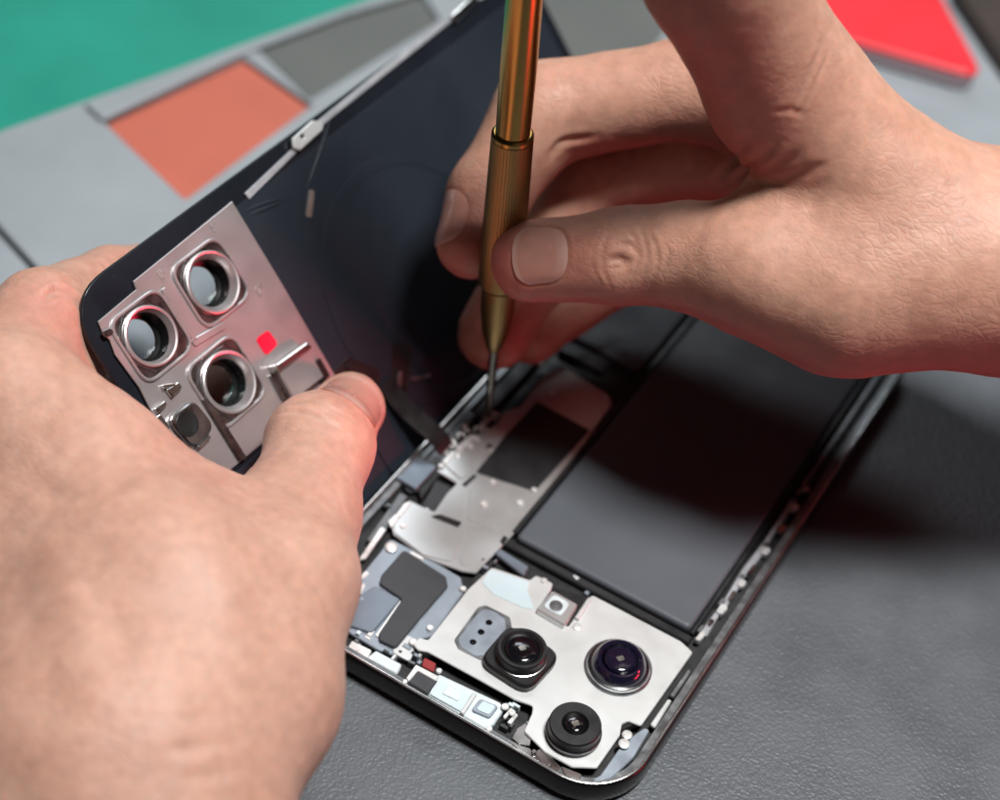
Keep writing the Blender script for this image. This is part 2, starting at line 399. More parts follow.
# red lid lying at the far right, and a dark block behind it
lid = empty('storage_lid', 'bright red plastic lid with pale rim at the far corner', 'lid')
pl = [at((832, 34), 9)[:2], at((986, 78), 9)[:2], at((938, -12), 9)[:2]]
q3 = pl[0] + (pl[2] - pl[1]) * 2.6; q4 = pl[1] + (pl[2] - pl[1]) * 2.6
red_out = rounded([pl[0] - (pl[1] - pl[0]) * 0.9, pl[1], q4, q3 - (pl[1] - pl[0]) * 0.9], [3, 5, 5, 5], 8)
slab('lid_top', red_out, 7.0, 9.0, M['red'], lid, 0.7)
slab('lid_rim', shrink(red_out, 0.7), 3.2, 6.9, M['redside'], lid, 0.3)
slab('lid_base', shrink(red_out, 1.8), 2.1, 3.1, M['black'], lid, 0.1)
dk = [at((950, -4), 4)[:2], at((1010, 84), 4)[:2], at((1120, 60), 4)[:2], at((1060, -60), 4)[:2]]
tag(slab('rubber_block', rounded(dk, 3), 2.1, 8, M['brownblk'], None, 0.6), 'dark brown block beside the red lid in the far corner', 'block')

# ------------------------------------------------------------------ phone body lying open
phone = empty('opened_phone', 'smartphone lying opened on the grey mat with battery and three cameras exposed', 'phone')
PW, PL, PRAD = 78.0, 154.0, 13.0


def rr_out(inset, n=14):
    x0, y0, x1, y1 = inset, inset, PW - inset, PL - inset; r = max(PRAD - inset, 1); P = []
    for cx, cy, a0 in ((x1 - r, y0 + r, -90), (x1 - r, y1 - r, 0), (x0 + r, y1 - r, 90), (x0 + r, y0 + r, 180)):
        for k in range(n + 1):
            th = math.radians(a0 + 90 * k / n); P.append((cx + r * math.cos(th), cy + r * math.sin(th)))
    return P


def loft(name, prof, mat_, parent, cap=None, smooth=40):
    V, F = [], []; n = 0
    for i, (ins, z) in enumerate(prof):
        P = rr_out(ins); n = len(P); V += [(x, y, z) for x, y in P]
    for i in range(len(prof) - 1):
        for k in range(n):
            k2 = (k + 1) % n; F.append((i * n + k, i * n + k2, (i + 1) * n + k2, (i + 1) * n + k))
    if cap: 
        F.append(tuple(range(n))[::-1]); F.append(tuple((len(prof) - 1) * n + k for k in range(n)))
    me = mesh(name, V, F)
    bm = bmesh.new(); bm.from_mesh(me); bmesh.ops.recalc_face_normals(bm, faces=bm.faces); bm.to_mesh(me); bm.free()
    return link(name, me, mat_, parent, smooth)


loft('frame', [(2.2, 0.55), (0.7, 0.6), (0.25, 0.9), (0.02, 1.6), (0.0, 3), (0.02, 5.3), (0.22, 6.1), (0.55, 6.35), (0.75, 6.3), (0.8, 5.0), (2.0, 4.95), (2.2, 0.55)], M['frame'], phone)
loft('rim', [(0.40, 6.33), (0.46, 6.52), (0.62, 6.58), (0.85, 6.55), (0.98, 6.35), (1.0, 5.9)], M['rim'], phone)
loft('inner_ledge', [(0.86, 5.05), (0.95, 5.35), (1.6, 5.3), (2.5, 5.28), (2.6, 5.0), (2.6, 3.0)], M['ledge'], phone)
loft('screen', [(1.2, 0.02), (0.8, 0.12), (0.8, 0.5), (1.2, 0.54)], M['gloss'], phone, cap=True)
loft('midframe', [(2.1, 0.6), (2.1, 3.3)], M['floor'], phone, cap=True)

# battery: main cell and the foot beyond the logic board
slab('battery', rounded(rect(30.0, 44.6, 70.4, 143), 1.4, 5), 3.3, 6.3, M['battery'], phone, 0.9, seg=3)
slab('battery', rounded(rect(7.5, 104, 27.6, 143), 1.4, 5), 3.3, 6.0, M['battery'], phone, 0.8, seg=3)
slab('battery_edge_tape', rect(28.6, 42.3, 71.6, 44.3), 3.3, 5.0, M['black_tape'], phone, 0.3)
slab('battery_edge_tape', rect(70.6, 44.6, 71.5, 143), 3.3, 5.4, M['black_tape'], phone, 0.2)
slab('battery_edge_tape', rect(28.3, 46, 29.5, 143), 3.3, 5.6, M['black_tape'], phone, 0.2)
box('taptic_module', 8, 144, 40, 150, 3.3, 5.6, M['ledge'], phone, 0.3, r=1)
box('speaker_module', 42, 144, 69, 150, 3.3, 5.6, M['black'], phone, 0.3, r=1)
box('connector_block', 8.5, 99.2, 20.5, 103.2, 3.3, 5.2, M['tape'], phone, 0.3)
box('side_flex_cover', 3.2, 70, 6.8, 100, 3.3, 5.1, M['tape'], phone, 0.3)
box('side_flex_cover', 3.2, 103, 6.6, 140, 3.3, 5.0, M['tape'], phone, 0.3)


def screw(px, z, r=0.75, m='bright', parent=phone):
    c = at(px, z); return lathe('screw', [(r, 0), (r, 0.22), (r * 0.8, 0.36), (r * 0.35, 0.36), (r * 0.28, 0.22), (0.02, 0.2)], (c[0], c[1], z - 0.05), (0, 0, 1), M[m], parent, 16, 40, True)


# metal shield of the logic board
shield = pslab('logic_board_shield', [(409, 500), (434, 512), (447, 493), (457, 483), (437, 471), (441, 463), (454, 449), (470, 436), (487, 430), (500, 420), (520, 407), (545, 373), (562, 366), (607, 394), (612, 404), (540, 505), (505, 543), (476, 573), (462, 571), (424, 557), (393, 534), (392, 527)], 5.2, 0.6, M['steel'], phone, 0.16, 0.5)
pslab('graphite_tape', [(537, 401), (590, 430), (535, 491), (476, 472), (505, 436)], 5.42, 0.18, M['black_tape'], phone, 0.06, 0.4)
pslab('shield_plate', [(406, 502), (460, 520), (466, 528), (462, 540), (452, 562), (424, 555), (394, 532), (394, 526)], 5.45, 0.22, M['steel'], phone, 0.08, 1.0)
pslab('shield_strip', [(505, 411), (522, 406), (500, 440), (488, 438)], 5.75, 0.5, M['steel'], phone, 0.15, 0.3)
pslab('shield_plate', [(444, 464), (456, 452), (471, 440), (486, 434), (489, 441), (474, 466), (462, 480)], 5.5, 0.28, M['steel'], phone, 0.08, 0.8)
pslab('shield_plate', [(470, 488), (490, 480), (524, 497), (508, 520), (492, 530), (468, 520)], 5.36, 0.16, M['steel'], phone, 0.06, 1.0)
pslab('shield_slot', [(462, 484), (474, 474), (477, 476), (465, 487)], 5.3, 0.12, M['black'], phone, 0.03, 0.2)
pslab('shield_slot', [(500, 541), (504, 535), (508, 538), (503, 545)], 5.35, 0.2, M['black'], phone, 0.03, 0.2)
pslab('flex_tail', [(430, 516), (440, 514), (462, 522), (458, 527)], 5.62, 0.14, M['flex'], phone, 0.04, 0.3)
for s_ in [(403, 526), (484, 504), (520, 503), (534, 490), (470, 446), (441, 466), (493, 482), (606, 399), (553, 393), (541, 364), (579, 309)]:
    screw(s_, 5.5, 0.62 if s_ not in ((484, 504), (520, 503), (606, 399)) else 0.8)
pslab('embossed_dot', circle((466, 560), 6, 20), 5.35, 0.2, M['steel'], phone, 0.08)
pslab('chip_cover', [(421, 508), (436, 480), (456, 490), (438, 512)], 4.9, 0.6, M['tape'], phone, 0.1, 0.3)
pslab('connector_block', [(394, 476), (412, 454), (437, 466), (416, 489)], 6.1, 1.6, M['blue'], phone, 0.2, 0.5)
pslab('black_cap', [(418, 490), (436, 467), (440, 474), (421, 500)], 5.2, 1.2, M['black'], phone, 0.2, 0.3)
screw((488, 418), 5.75, 0.95)
pslab('side_rail', [(424, 462), (470, 410), (476, 416), (436, 470)], 5.0, 1.2, M['ledge'], phone, 0.2, 0.4)
pslab('connector_seam', [(399, 473), (420, 448), (423, 450), (402, 475)], 6.2, 0.2, M['ledge'], phone, 0.05, 0.1)
for pts in [[(396, 514), (404, 503), (412, 500), (409, 505), (400, 517)], [(388, 521), (396, 513), (399, 517), (391, 528)], [(442, 461), (452, 450), (455, 453), (446, 465)], [(455, 448), (470, 434), (473, 437), (459, 452)]]:
    pslab('grounding_spring', pts, 5.8, 0.6, M['bright'], phone, 0.12, 0.3)
# spring contacts round the screwdriver tip
for px, r_ in [((452, 444), 0.9), ((461, 436), 0.8), ((467, 428), 0.9), ((478, 430), 0.8), ((486, 426), 1.1), ((496, 416), 0.8), ((455, 456), 0.7), ((447, 452), 0.7), ((475, 440), 0.6)]:
    c = at(px, 5.3); a_ = random.random() * 3
    tube('spring_contact', [c + np.array([math.cos(a_ + t) * r_, math.sin(a_ + t) * r_ * 0.7, 0.35 * math.sin(t)]) for t in np.linspace(0, 4.2, 9)], 0.32, M['bright'], phone)

# left board: grey plate, L-shaped tape, blue-grey can
pslab('board_plate', [(390, 538), (425, 556), (461, 577), (464, 592), (432, 636), (418, 640), (409, 660), (378, 650), (345, 630), (330, 612), (357, 580), (380, 552)], 4.7, 1.0, M['sensor'], phone, 0.2, 1.0)
pslab('light_tab', [(418, 640), (410, 662), (392, 652), (402, 632)], 4.95, 0.4, M['bracket'], phone, 0.1, 0.8)
pslab('graphite_tape', [(404, 549), (446, 576), (448, 586), (420, 618), (396, 648), (379, 640), (379, 633), (402, 599), (379, 583), (382, 574)], 5.5, 0.7, M['tape'], phone, 0.2, 0.9)
pslab('shield_can', [(375, 585), (401, 599), (372, 633), (340, 622), (352, 600)], 5.35, 0.7, M['blue'], phone, 0.2, 0.8)
pslab('solder_seam', [(400, 600), (403, 602), (378, 637), (375, 635)], 5.0, 0.4, M['bright'], phone, 0.1)
screw((391, 547), 5.0, 1.25, 'white_chip' if False else 'bright')
for px in [(463, 589), (430, 628)]: screw(px, 5.0, 0.7)
for pts in [[(381, 526), (386, 529), (366, 558), (358, 560)], [(366, 570), (370, 573), (362, 580), (358, 577)], [(362, 583), (366, 586), (356, 600), (352, 596)], [(411, 550), (424, 557), (422, 560), (409, 553)], [(352, 640), (372, 650), (366, 660), (346, 650)]]:
    pslab('solder_bracket', pts, 5.2, 0.7, M['bright'], phone, 0.15, 0.4)
pslab('side_rail', [(366, 540), (400, 492), (408, 496), (376, 545)], 5.0, 1.0, M['ledge'], phone, 0.2, 0.5)
pslab('side_rail', [(404, 488), (412, 478), (420, 482), (411, 493)], 4.8, 1.0, M['tape'], phone, 0.2, 0.5)
pslab('antenna_bar', [(376, 650), (402, 664), (397, 674), (366, 658)], 5.3, 1.2, M['white_chip'], phone, 0.25, 0.5)

# tiny surface-mounted parts on the dark board areas
rs = random.Random(21)
for (x0, y0, x1, y1, cnt) in [(356, 600, 372, 648, 9), (404, 646, 424, 664, 6), (372, 650, 408, 668, 5), (414, 500, 452, 512, 4), (446, 436, 494, 452, 10), (500, 704, 530, 726, 9), (380, 505, 402, 530, 7), (350, 560, 366, 600, 7), (590, 740, 640, 776, 6), (470, 560, 500, 568, 3), (560, 575, 590, 598, 5)]:
    for _ in range(cnt):
        px = (rs.uniform(x0, x1), rs.uniform(y0, y1)); c = at(px, 5.0); a_ = rs.choice([0, math.pi / 2]) + rs.uniform(-.1, .1)
        lx, ly = rs.uniform(0.35, 0.9), rs.uniform(0.25, 0.5); P = []
        for sx, sy in ((-1, -1), (1, -1), (1, 1), (-1, 1)): P.append((c[0] + sx * lx * math.cos(a_) - sy * ly * math.sin(a_), c[1] + sx * lx * math.sin(a_) + sy * ly * math.cos(a_)))
        slab('small_component', P, 3.4, rs.uniform(4.7, 5.5), M[rs.choice(['bright', 'bright', 'sensor', 'tape', 'white_chip', 'ledge'])], phone, 0.1)
# camera bracket
ZB = 6.1
lens_px = {'a': (521, 653), 'b': (619, 663), 'c': (574, 728)}
outl = [(492, 567), (530, 580), (536, 575), (553, 583), (551, 590), (536, 611), (568, 627), (588, 598), (593, 595), (681, 641), (693, 652), (641, 726), (628, 721), (622, 724), (620, 735), (597, 768), (572, 767), (545, 752), (524, 731), (532, 713), (533, 706), (514, 699), (476, 678), (428, 652), (418, 650), (413, 644), (419, 637), (428, 640), (468, 589)]
pslab('camera_bracket', outl, ZB, 0.5, M['bracket'], phone, 0.15, 0.7)
pslab('bracket_skirt', [(470, 592), (494, 570), (592, 598), (690, 652), (640, 722), (618, 732), (596, 764), (573, 763), (548, 750), (530, 730), (537, 706), (514, 695), (430, 648)], ZB - 0.55, 1.6, M['black'], phone, 0.1, 0.7)
pslab('blue_film', [(490, 569), (530, 582), (527, 590), (535, 610), (522, 607), (493, 594), (482, 582)], ZB + 0.12, 0.1, M['film'], phone, 0.03, 0.8)
pslab('grey_connector', [(494, 552), (500, 548), (529, 566), (524, 576)], 5.6, 1.2, M['blue'], phone, 0.25, 0.5)
screw((413, 642), 5.7, 0.8); screw((577, 627), 6.15, 0.9, 'bracket'); screw((544, 581), 6.15, 0.7, 'bracket')
# sensor window with three dots
sw = pslab('sensor_plate', [(458, 639), (478, 613), (484, 609), (494, 611), (505, 619), (506, 628), (498, 640), (498, 656), (484, 655), (476, 656), (461, 647)], ZB + 0.14, 0.12, M['sensor'], phone, 0.05, 0.9)
pslab('sensor_border', [(454, 640), (478, 607), (486, 605), (510, 617), (512, 628), (500, 660), (480, 660), (458, 649)], ZB + 0.06, 0.1, M['ledge'], phone, 0.04, 1.0)
for px in [(489, 622.5), (481, 632), (473, 642)]:
    c = at(px, ZB + 0.14); lathe('sensor_dot', [(0.68, 0.0), (0.68, 0.05), (0.55, 0.06), (0.02, 0.03)], c, (0, 0, 1), M['gloss'], phone, 20)
# flash module
fm = pslab('flash_module', [(536, 609), (553, 590), (578, 604), (565, 626)], ZB + 1.3, 1.7, M['steel'], phone, 0.25, 0.6)
pslab('flash_window', [(543, 606), (554, 594), (570, 603), (561, 616)], ZB + 1.42, 0.12, M['white_chip'], fm, 0.05, 0.9)
c = at((556, 606), ZB + 1.4); lathe('flash_diode', [(1.35, 0.05), (1.35, 0.14), (1.0, 0.16), (0.95, 0.1), (0.5, 0.1), (0.4, 0.18), (0.02, 0.2)], c, (0, 0, 1), M['ledge'], fm, 24)
pslab('flash_arm', [(575, 617), (588, 597), (592, 599), (579, 620)], ZB + 0.7, 0.6, M['bracket'], phone, 0.15, 0.3)


def camera_unit(px, r, h, style):
    c = at(px, ZB); c[2] = ZB
    z = lambda v: v
    if style == 'barrel':
        root = slab('camera', [c[:2] + np.array(p) for p in rounded([(-6.2, -5.6), (5.4, -6.4), (6.4, 5.0), (-5.8, 5.8)], 3.2, 6)], ZB - 0.2, ZB + 1.9, M['black'], phone, 0.5)
        lathe('lens_barrel', [(r + 0.5, 0.0), (r + 0.5, 1.2), (r + 0.15, 1.5), (r, 1.6), (r, h - 0.3), (r - 0.25, h), (r - 0.8, h), (r - 1.3, h - 0.45), (0.02, h - 0.5)], c, (0, 0, 1), M['black'], root)
        lathe('lens_ring', [(r + 0.06, 1.75), (r + 0.2, 1.8), (r + 0.22, 2.0), (r + 0.05, 2.05)], c, (0, 0, 1), M['rim'], root, close=False)
        lathe('front_glass', [(r - 1.35, h - 0.42), (r * 0.55, h - 0.1), (r * 0.25, h + 0.02), (0.02, h + 0.05)], c, (0, 0, 1), M['gloss'], root, smooth=180)
    elif style == 'ringed':
        root = lathe('camera', [(r + 0.9, -0.1), (r + 0.9, 0.5), (r + 0.6, 0.8), (r + 0.25, 0.85), (r + 0.1, 0.7)], c, (0, 0, 1), M['ledge'], phone)
        lathe('lens_ring', [(r + 0.12, 0.85), (r + 0.22, 1.15), (r + 0.02, 1.25), (r - 0.2, 1.1)], c, (0, 0, 1), M['rim'], root, close=False)
        lathe('lens_barrel', [(r - 0.1, 0.3), (r - 0.2, 1.4), (r - 0.9, h - 0.5), (r - 1.3, h), (r - 1.7, h + 0.02), (r - 2.2, h - 0.35), (0.02, h - 0.4)], c, (0, 0, 1), M['violet'], root)
        lathe('front_glass', [(r - 2.1, h - 0.3), (r * 0.4, h - 0.12), (0.02, h)], c, (0, 0, 1), M['violet'], root, smooth=180)
    else:
        root = lathe('camera', [(r + 0.15, -0.1), (r + 0.15, 1.3), (r, 1.5), (r - 0.05, 1.6), (r - 0.05, h - 0.35), (r - 0.3, h), (r - 2.4, h), (r - 2.6, h - 0.25), (0.02, h - 0.3)], c, (0, 0, 1), M['black'], phone)
        lathe('lens_ring', [(r + 0.17, 0.9), (r + 0.3, 1.0), (r + 0.3, 1.2), (r + 0.17, 1.3)], c, (0, 0, 1), M['ledge'], root, close=False)
        lathe('front_glass', [(r - 2.6, h - 0.2), (r * 0.25, h - 0.05), (0.02, h)], c, (0, 0, 1), M['gloss'], root, smooth=180)
    # small pale patch on top of the lens, a painted lamp glint
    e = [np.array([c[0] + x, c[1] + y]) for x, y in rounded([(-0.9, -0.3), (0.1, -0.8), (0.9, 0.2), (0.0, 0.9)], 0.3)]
    slab('painted_glint', e, ZB + h + 0.01, ZB + h + 0.06, M['glint'], root, 0.02)
    return root


tag(camera_unit((520, 661), 4.9, 4.3, 'barrel'), 'camera with tall black barrel and thin bright ring')
tag(camera_unit((618, 668), 5.7, 3.2, 'ringed'), 'camera with violet tinted glass inside two bright rings')
tag(camera_unit((573, 734), 5.0, 3.6, 'flat'), 'camera with flat matt black top and tiny centre lens')

# strip of parts along the near short edge
pslab('chip', [(418, 668), (438, 680), (428, 694), (408, 682)], 5.9, 1.6, M['tape'], phone, 0.25, 0.4)
pslab('chip_clip', [(416, 664), (439, 676), (436, 681), (418, 671), (409, 681), (406, 678)], 6.0, 0.5, M['bright'], phone, 0.15, 0.2)
pslab('copper_flex', [(424, 657), (436, 663), (434, 672), (422, 666)], 6.2, 0.4, M['copper'], phone, 0.1, 0.4)
tr_ = pslab('port_tray', [(438, 673), (500, 702), (505, 708), (494, 724), (486, 729), (428, 695)], 5.6, 1.4, M['white_chip'], phone, 0.25, 0.7)
pslab('connector', [(440, 680), (471, 695), (462, 712), (430, 694)], 5.95, 0.3, M['film'], tr_, 0.1, 0.4)
pslab('connector', [(447, 685), (463, 693), (458, 701), (442, 693)], 6.15, 0.18, M['white_chip'], tr_, 0.08, 0.4)
pslab('connector_wall', [(473, 692), (477, 694), (464, 714), (460, 712)], 6.5, 0.8, M['bracket'], tr_, 0.15, 0.3)
pslab('port_window', [(480, 698), (499, 706), (490, 718), (471, 710)], 6.1, 0.45, M['sensor'], tr_, 0.15, 0.7)
pslab('port_window', [(483, 700.5), (496, 706), (489, 714.5), (476, 709)], 6.25, 0.12, M['film'], tr_, 0.05, 0.5)
for px, r_ in [((505, 707), 0.75), ((512, 713), 0.7), ((489, 729), 0.65), ((405, 682), 0.5), ((439, 671), 0.6)]: screw(px, 6.1, r_)
pslab('contact_clip', [(503, 716), (511, 707), (513, 709), (505, 719)], 6.2, 0.6, M['bright'], phone, 0.1, 0.2)
pslab('contact_clip', [(507, 722), (516, 712), (518, 715), (511, 724)], 5.8, 0.6, M['bright'], phone, 0.1, 0.2)
for pts in [[(517, 728), (526, 722), (532, 736), (530, 746), (519, 744), (512, 738)], [(534, 752), (540, 748), (552, 757), (562, 768), (556, 771), (545, 768)], [(510, 742), (530, 748), (540, 762), (527, 758)], [(560, 765), (582, 774), (580, 779), (566, 776)]]:
    pslab('corner_bracket', pts, 5.6, 0.5, M['rim'], phone, 0.1, 0.3)
screw((534, 752), 5.9, 0.5, 'rim'); screw((549, 765), 5.7, 0.6, 'rim')
cb = pslab('corner_plate', [(600, 775), (622, 744), (636, 733), (645, 727), (650, 730), (634, 757), (612, 778), (596, 783), (592, 779)], 5.4, 0.9, M['sensor'], phone, 0.2, 1.0)
screw((627, 735), 6.0, 1.0, 'bright'); screw((624, 744), 5.9, 1.1, 'bright')
pslab('corner_plate', [(650, 724), (668, 698), (672, 700), (655, 728)], 5.5, 0.9, M['bracket'], phone, 0.2, 0.6)
pslab('corner_plate', [(669, 695), (688, 668), (692, 671), (674, 698)], 5.5, 0.9, M['ledge'], phone, 0.2, 0.6)
# uneven bright contacts between battery and right wall
rngs = random.Random(3)
base_pts = [(701, 636), (711, 622), (722, 609), (732, 596), (742, 583), (752, 570), (766, 551), (782, 528), (795, 507), (806, 490)]
for i, px in enumerate(base_pts):
    c = at(px, 5.3); sx = rngs.uniform(0.5, 0.95) ; sy = rngs.uniform(1.0, 2.0) if i < 6 else rngs.uniform(0.8, 1.3)
    P = rounded([(c[0] - sx + rngs.uniform(-.3, .3), c[1] - sy), (c[0] + sx * 0.6, c[1] - sy + rngs.uniform(-.4, .4)), (c[0] + sx, c[1] + sy * 0.3), (c[0] + sx * 0.4, c[1] + sy), (c[0] - sx * 0.8, c[1] + sy * 0.7)], 0.4, 3)
    slab('side_contact', P, 4.2, 5.3 + rngs.uniform(0, .4), M[('bright', 'rim', 'bracket', 'rim')[i % 4]], phone, 0.12)
    if i % 2 == 0: slab('side_contact', [p + np.array([-0.9, 1.9]) for p in shrink(P, 0.35)], 4.2, 5.2, M['ledge'], phone, 0.15)
slab('side_spring', rounded([(72.2, 46), (73.8, 46), (73.5, 52), (73.9, 58), (73.4, 64), (73.9, 71), (73.5, 78), (73.8, 90), (72.4, 90), (72.6, 76), (72.1, 66), (72.5, 56)], 0.4, 3), 3.3, 5.0, M['strip'], phone, 0.2)
slab('side_spring', rounded(rect(72.4, 92, 73.6, 140), 0.5, 3), 3.3, 4.8, M['ledge'], phone, 0.2)

# ------------------------------------------------------------------ lifted back cover
cover = empty('back_cover', 'dark phone back panel held up open showing steel camera plate', 'phone cover')
H = {'1': puv((208, 285)), '2': puv((146, 340)), '3': puv((225, 384))}
H = {'1': np.array([61.8, 29.35]), '2': np.array([61.0, 10.9]), '3': np.array([44.25, 20.3])}
HR = 4.8
U0, CW, CL = 4.3, 75.8, 156.0


def crr(i, r=11.0, n=10):
    return [np.array(p) for p in rounded(rect(U0 + i, i, CW - i, CL - i), [3, r, r, 3], n)]


holes_g = [circle(H[k], HR + 0.2, 40) for k in H]
slab('glass_panel', crr(0), -1.0, 0.0, M['glass_edge'], cover, 0.35, holes=holes_g, xf=to_cover, seg=2)
slab('liner', rounded(rect(U0 + 0.8, 43.6, 70.6, 152.4), 2.0, 4), 0.02, 0.22, M['liner'], cover, 0.08, xf=to_cover)
slab('liner', rounded(rect(U0 + 0.8, 3.3, 29.0, 43.3), 2.0, 4), 0.02, 0.2, M['liner'], cover, 0.08, xf=to_cover)
lr = []
for k in range(64):
    th = 2 * math.pi * k / 64; lr.append(np.array([33.7 + 27.7 * math.cos(th), 78 + 27.7 * math.sin(th)]))
lr2 = [np.array([33.7 + 25.2 * math.cos(t), 78 + 25.2 * math.sin(t)]) for t in np.linspace(0, 2 * math.pi, 64, endpoint=False)]
slab('charging_ring', lr, 0.23, 0.38, M['liner'], cover, 0.1, holes=[lr2], xf=to_cover)
# steel plate
plate_pts = [puv((230, 202)), puv((131, 282)), puv((134, 290)), puv((96, 322)), puv((101, 334)), puv((108, 341)), puv((113, 355)), puv((137, 388)), puv((150, 414))]
plate_pts += [np.array([44.5, 2.7]), np.array([30.6, 2.9]), np.array([29.6, 30.8]), puv((334, 378)), puv((282, 288))]
hs = [circle(H[k], HR, 40) for k in H]
plate = slab('camera_plate', plate_pts, 0.25, 0.85, M['plate'], cover, 0.15, holes=hs, xf=to_cover)


def well(key, rout, square, tilt):
    c = H[key]
    if square: o = [c + np.array(p) for p in rounded([(-square[0], -square[1]), (square[2], -square[1]), (square[2], square[3]), (-square[0], square[3])], 3.4, 6)]
    else: o = circle(c, rout, 44)
    oc = np.mean(o, axis=0)
    f = slab('lens_surround', o, 0.88, 1.45, M['plate'], cover, 0.2, holes=[shrink(o, 0.75)], xf=to_cover)
    slab('surround_floor', shrink(o, 0.85), 0.87, 1.0, M['ridge'], f, 0.03, holes=[circle(c, rout - 1.3, 40)], xf=to_cover)
    oct_ = [c + (rout + 0.35) * np.array([math.cos(t), math.sin(t)]) for t in np.arange(8) * math.pi / 4 + math.pi / 8 + 0.1]
    slab('seat_collar', rounded(oct_, 0.5, 3), 1.02, 1.35, M['ridge'], f, 0.15, holes=[circle(c, rout - 1.2, 40)], xf=to_cover)
    ax3 = -RP[:, 2]; o3 = OP + c[0] * RP[:, 0] + c[1] * RP[:, 1]
    lathe('lens_seat', [(rout - 0.6, 0.95), (rout - 0.7, 1.85), (rout - 1.0, 2.0), (rout - 1.35, 1.9), (HR + 0.1, 0.9), (HR - 0.1, 0.4)], o3, ax3, M['plate'], f, close=False, seg=56)
    lathe('lens_well', [(HR - 0.05, 0.6), (HR - 0.15, -2.4), (HR - 0.9, -2.6), (HR - 0.9, -3.0), (HR - 0.9, -3.2), (HR + 0.9, -3.2), (HR + 1.2, -2.8), (HR + 1.2, -1.05)], o3, ax3, M['well'], f, close=False, seg=56)
    lathe('lens_glass', [(HR - 0.95, -3.05), (HR - 0.95, -2.85)], o3, ax3, M['clear'], f, seg=40, smooth=30)
    return f


well('1', 7.0, (7.2, 7.2, 7.2, 7.2), 0)
well('2', 6.6, (7.4, 6.6, 7.0, 7.6), 0)
well('3', 7.0, (7.2, 7.4, 7.6, 7.2), 0)
for px in [(212, 226), (161, 275), (258, 291)]:
    c = puv(px); t_ = [c + np.array(p) for p in rounded([(-1.6, -1.0), (1.2, -1.2), (1.4, 1.4)], 0.3)]
    slab('etched_mark', t_, 0.87, 0.95, M['etched'], cover, 0.02, xf=to_cover)
# ridges dividing the wells
cslab('plate_rib', [(160, 290), (164, 287), (197, 340), (193, 343)], 0.5, M['plate'], cover, 0.2, 0.3, base=0.9)
cslab('plate_rib', [(200, 400), (207, 397), (246, 458), (238, 462)], 0.6, M['ridge'], cover, 0.2, 0.3, base=0.9)
cslab('plate_rib', [(190, 340), (222, 322), (226, 328), (194, 347)], 0.5, M['plate'], cover, 0.2, 0.4, base=0.9)
cslab('red_sticker', [(255, 339), (268, 330), (278, 344), (266, 356)], 0.12, M['sticker'], cover, 0.03, 0.9, base=0.9)
# bent contact tab
tb = cslab('contact_tab', [(272, 372), (300, 346), (318, 378), (288, 402)], 2.2, M['plate'], cover, 0.3, 0.5, base=0.9)
cslab('tab_edge', [(267, 367), (299, 344), (304, 349), (272, 374)], 2.9, M['rim'], tb, 0.25, 0.3, base=0.9)
cslab('tab_slot', [(309, 366), (318, 358), (328, 376), (320, 384)], 0.8, M['flex'], cover, 0.1, 0.3, base=0.9)
cslab('tab_slot', [(268, 376), (275, 371), (290, 396), (282, 402)], 0.8, M['ridge'], cover, 0.1, 0.3, base=0.9)
# microphone housing
mc = cslab('microphone_housing', [(164, 420), (190, 400), (212, 428), (190, 450)], 1.4, M['ridge'], cover, 0.3, 2.2, base=0.9)
c = H['3'] * 0 + np.array(puv((187, 424), 1.6)); o3 = OP + c[0] * RP[:, 0] + c[1] * RP[:, 1]
c = puv((187.5, 424), -2.3); o3 = OP + c[0] * RP[:, 0] + c[1] * RP[:, 1]
lathe('microphone_mesh', [(2.5, 2.3), (2.5, 2.42), (2.2, 2.45), (2.0, 2.38), (0.02, 2.38)], o3, -RP[:, 2], M['black'], mc, 32)
for pts in [[(153, 409), (162, 401), (165, 405), (156, 414)], [(150, 420), (158, 414), (168, 428), (162, 434)], [(164, 390), (176, 382), (180, 388), (170, 398)], [(194, 447), (207, 435), (209, 438), (197, 450)], [(160, 385), (174, 383), (173, 387), (161, 390)]]:
    cslab('grounding_clip', pts, 1.0, M['rim'], cover, 0.2, 0.3, base=0.9)
cslab('grounding_clip', [(100, 332), (110, 328), (113, 333), (104, 338)], 0.5, M['ridge'], cover, 0.1, 0.3, base=0.9)
# bright strip and clips along the long edge
strip = slab('edge_strip', [puv(q) for q in ((243, 194), (290, 150), (317, 121), (465, 1))] + [np.array([74.9, 150]), np.array([73.6, 150])] + [puv(q) for q in ((471, 5), (321, 126), (294, 154), (248, 200))], 0.05, 0.7, M['strip'], cover, 0.15, xf=to_cover)
slab('edge_clip', rounded([puv((288, 140)), puv((308, 122)), puv((320, 124)), puv((318, 132)), puv((296, 152)), puv((289, 150))], 0.6, 3), 0.82, 1.7, M['bracket'], cover, 0.25, holes=[circle(puv((298, 138)), 0.55, 12)], xf=to_cover)
slab('edge_clip', rounded([puv((446, 18)), puv((470, -4)), puv((476, 2)), puv((452, 24))], 0.6, 3), 0.82, 1.6, M['rim'], cover, 0.25, xf=to_cover)
cslab('liner_tab', [(309, 190), (314, 191), (311, 218), (305, 217)], 0.3, M['rim'], cover, 0.06, 0.4, base=0.26)
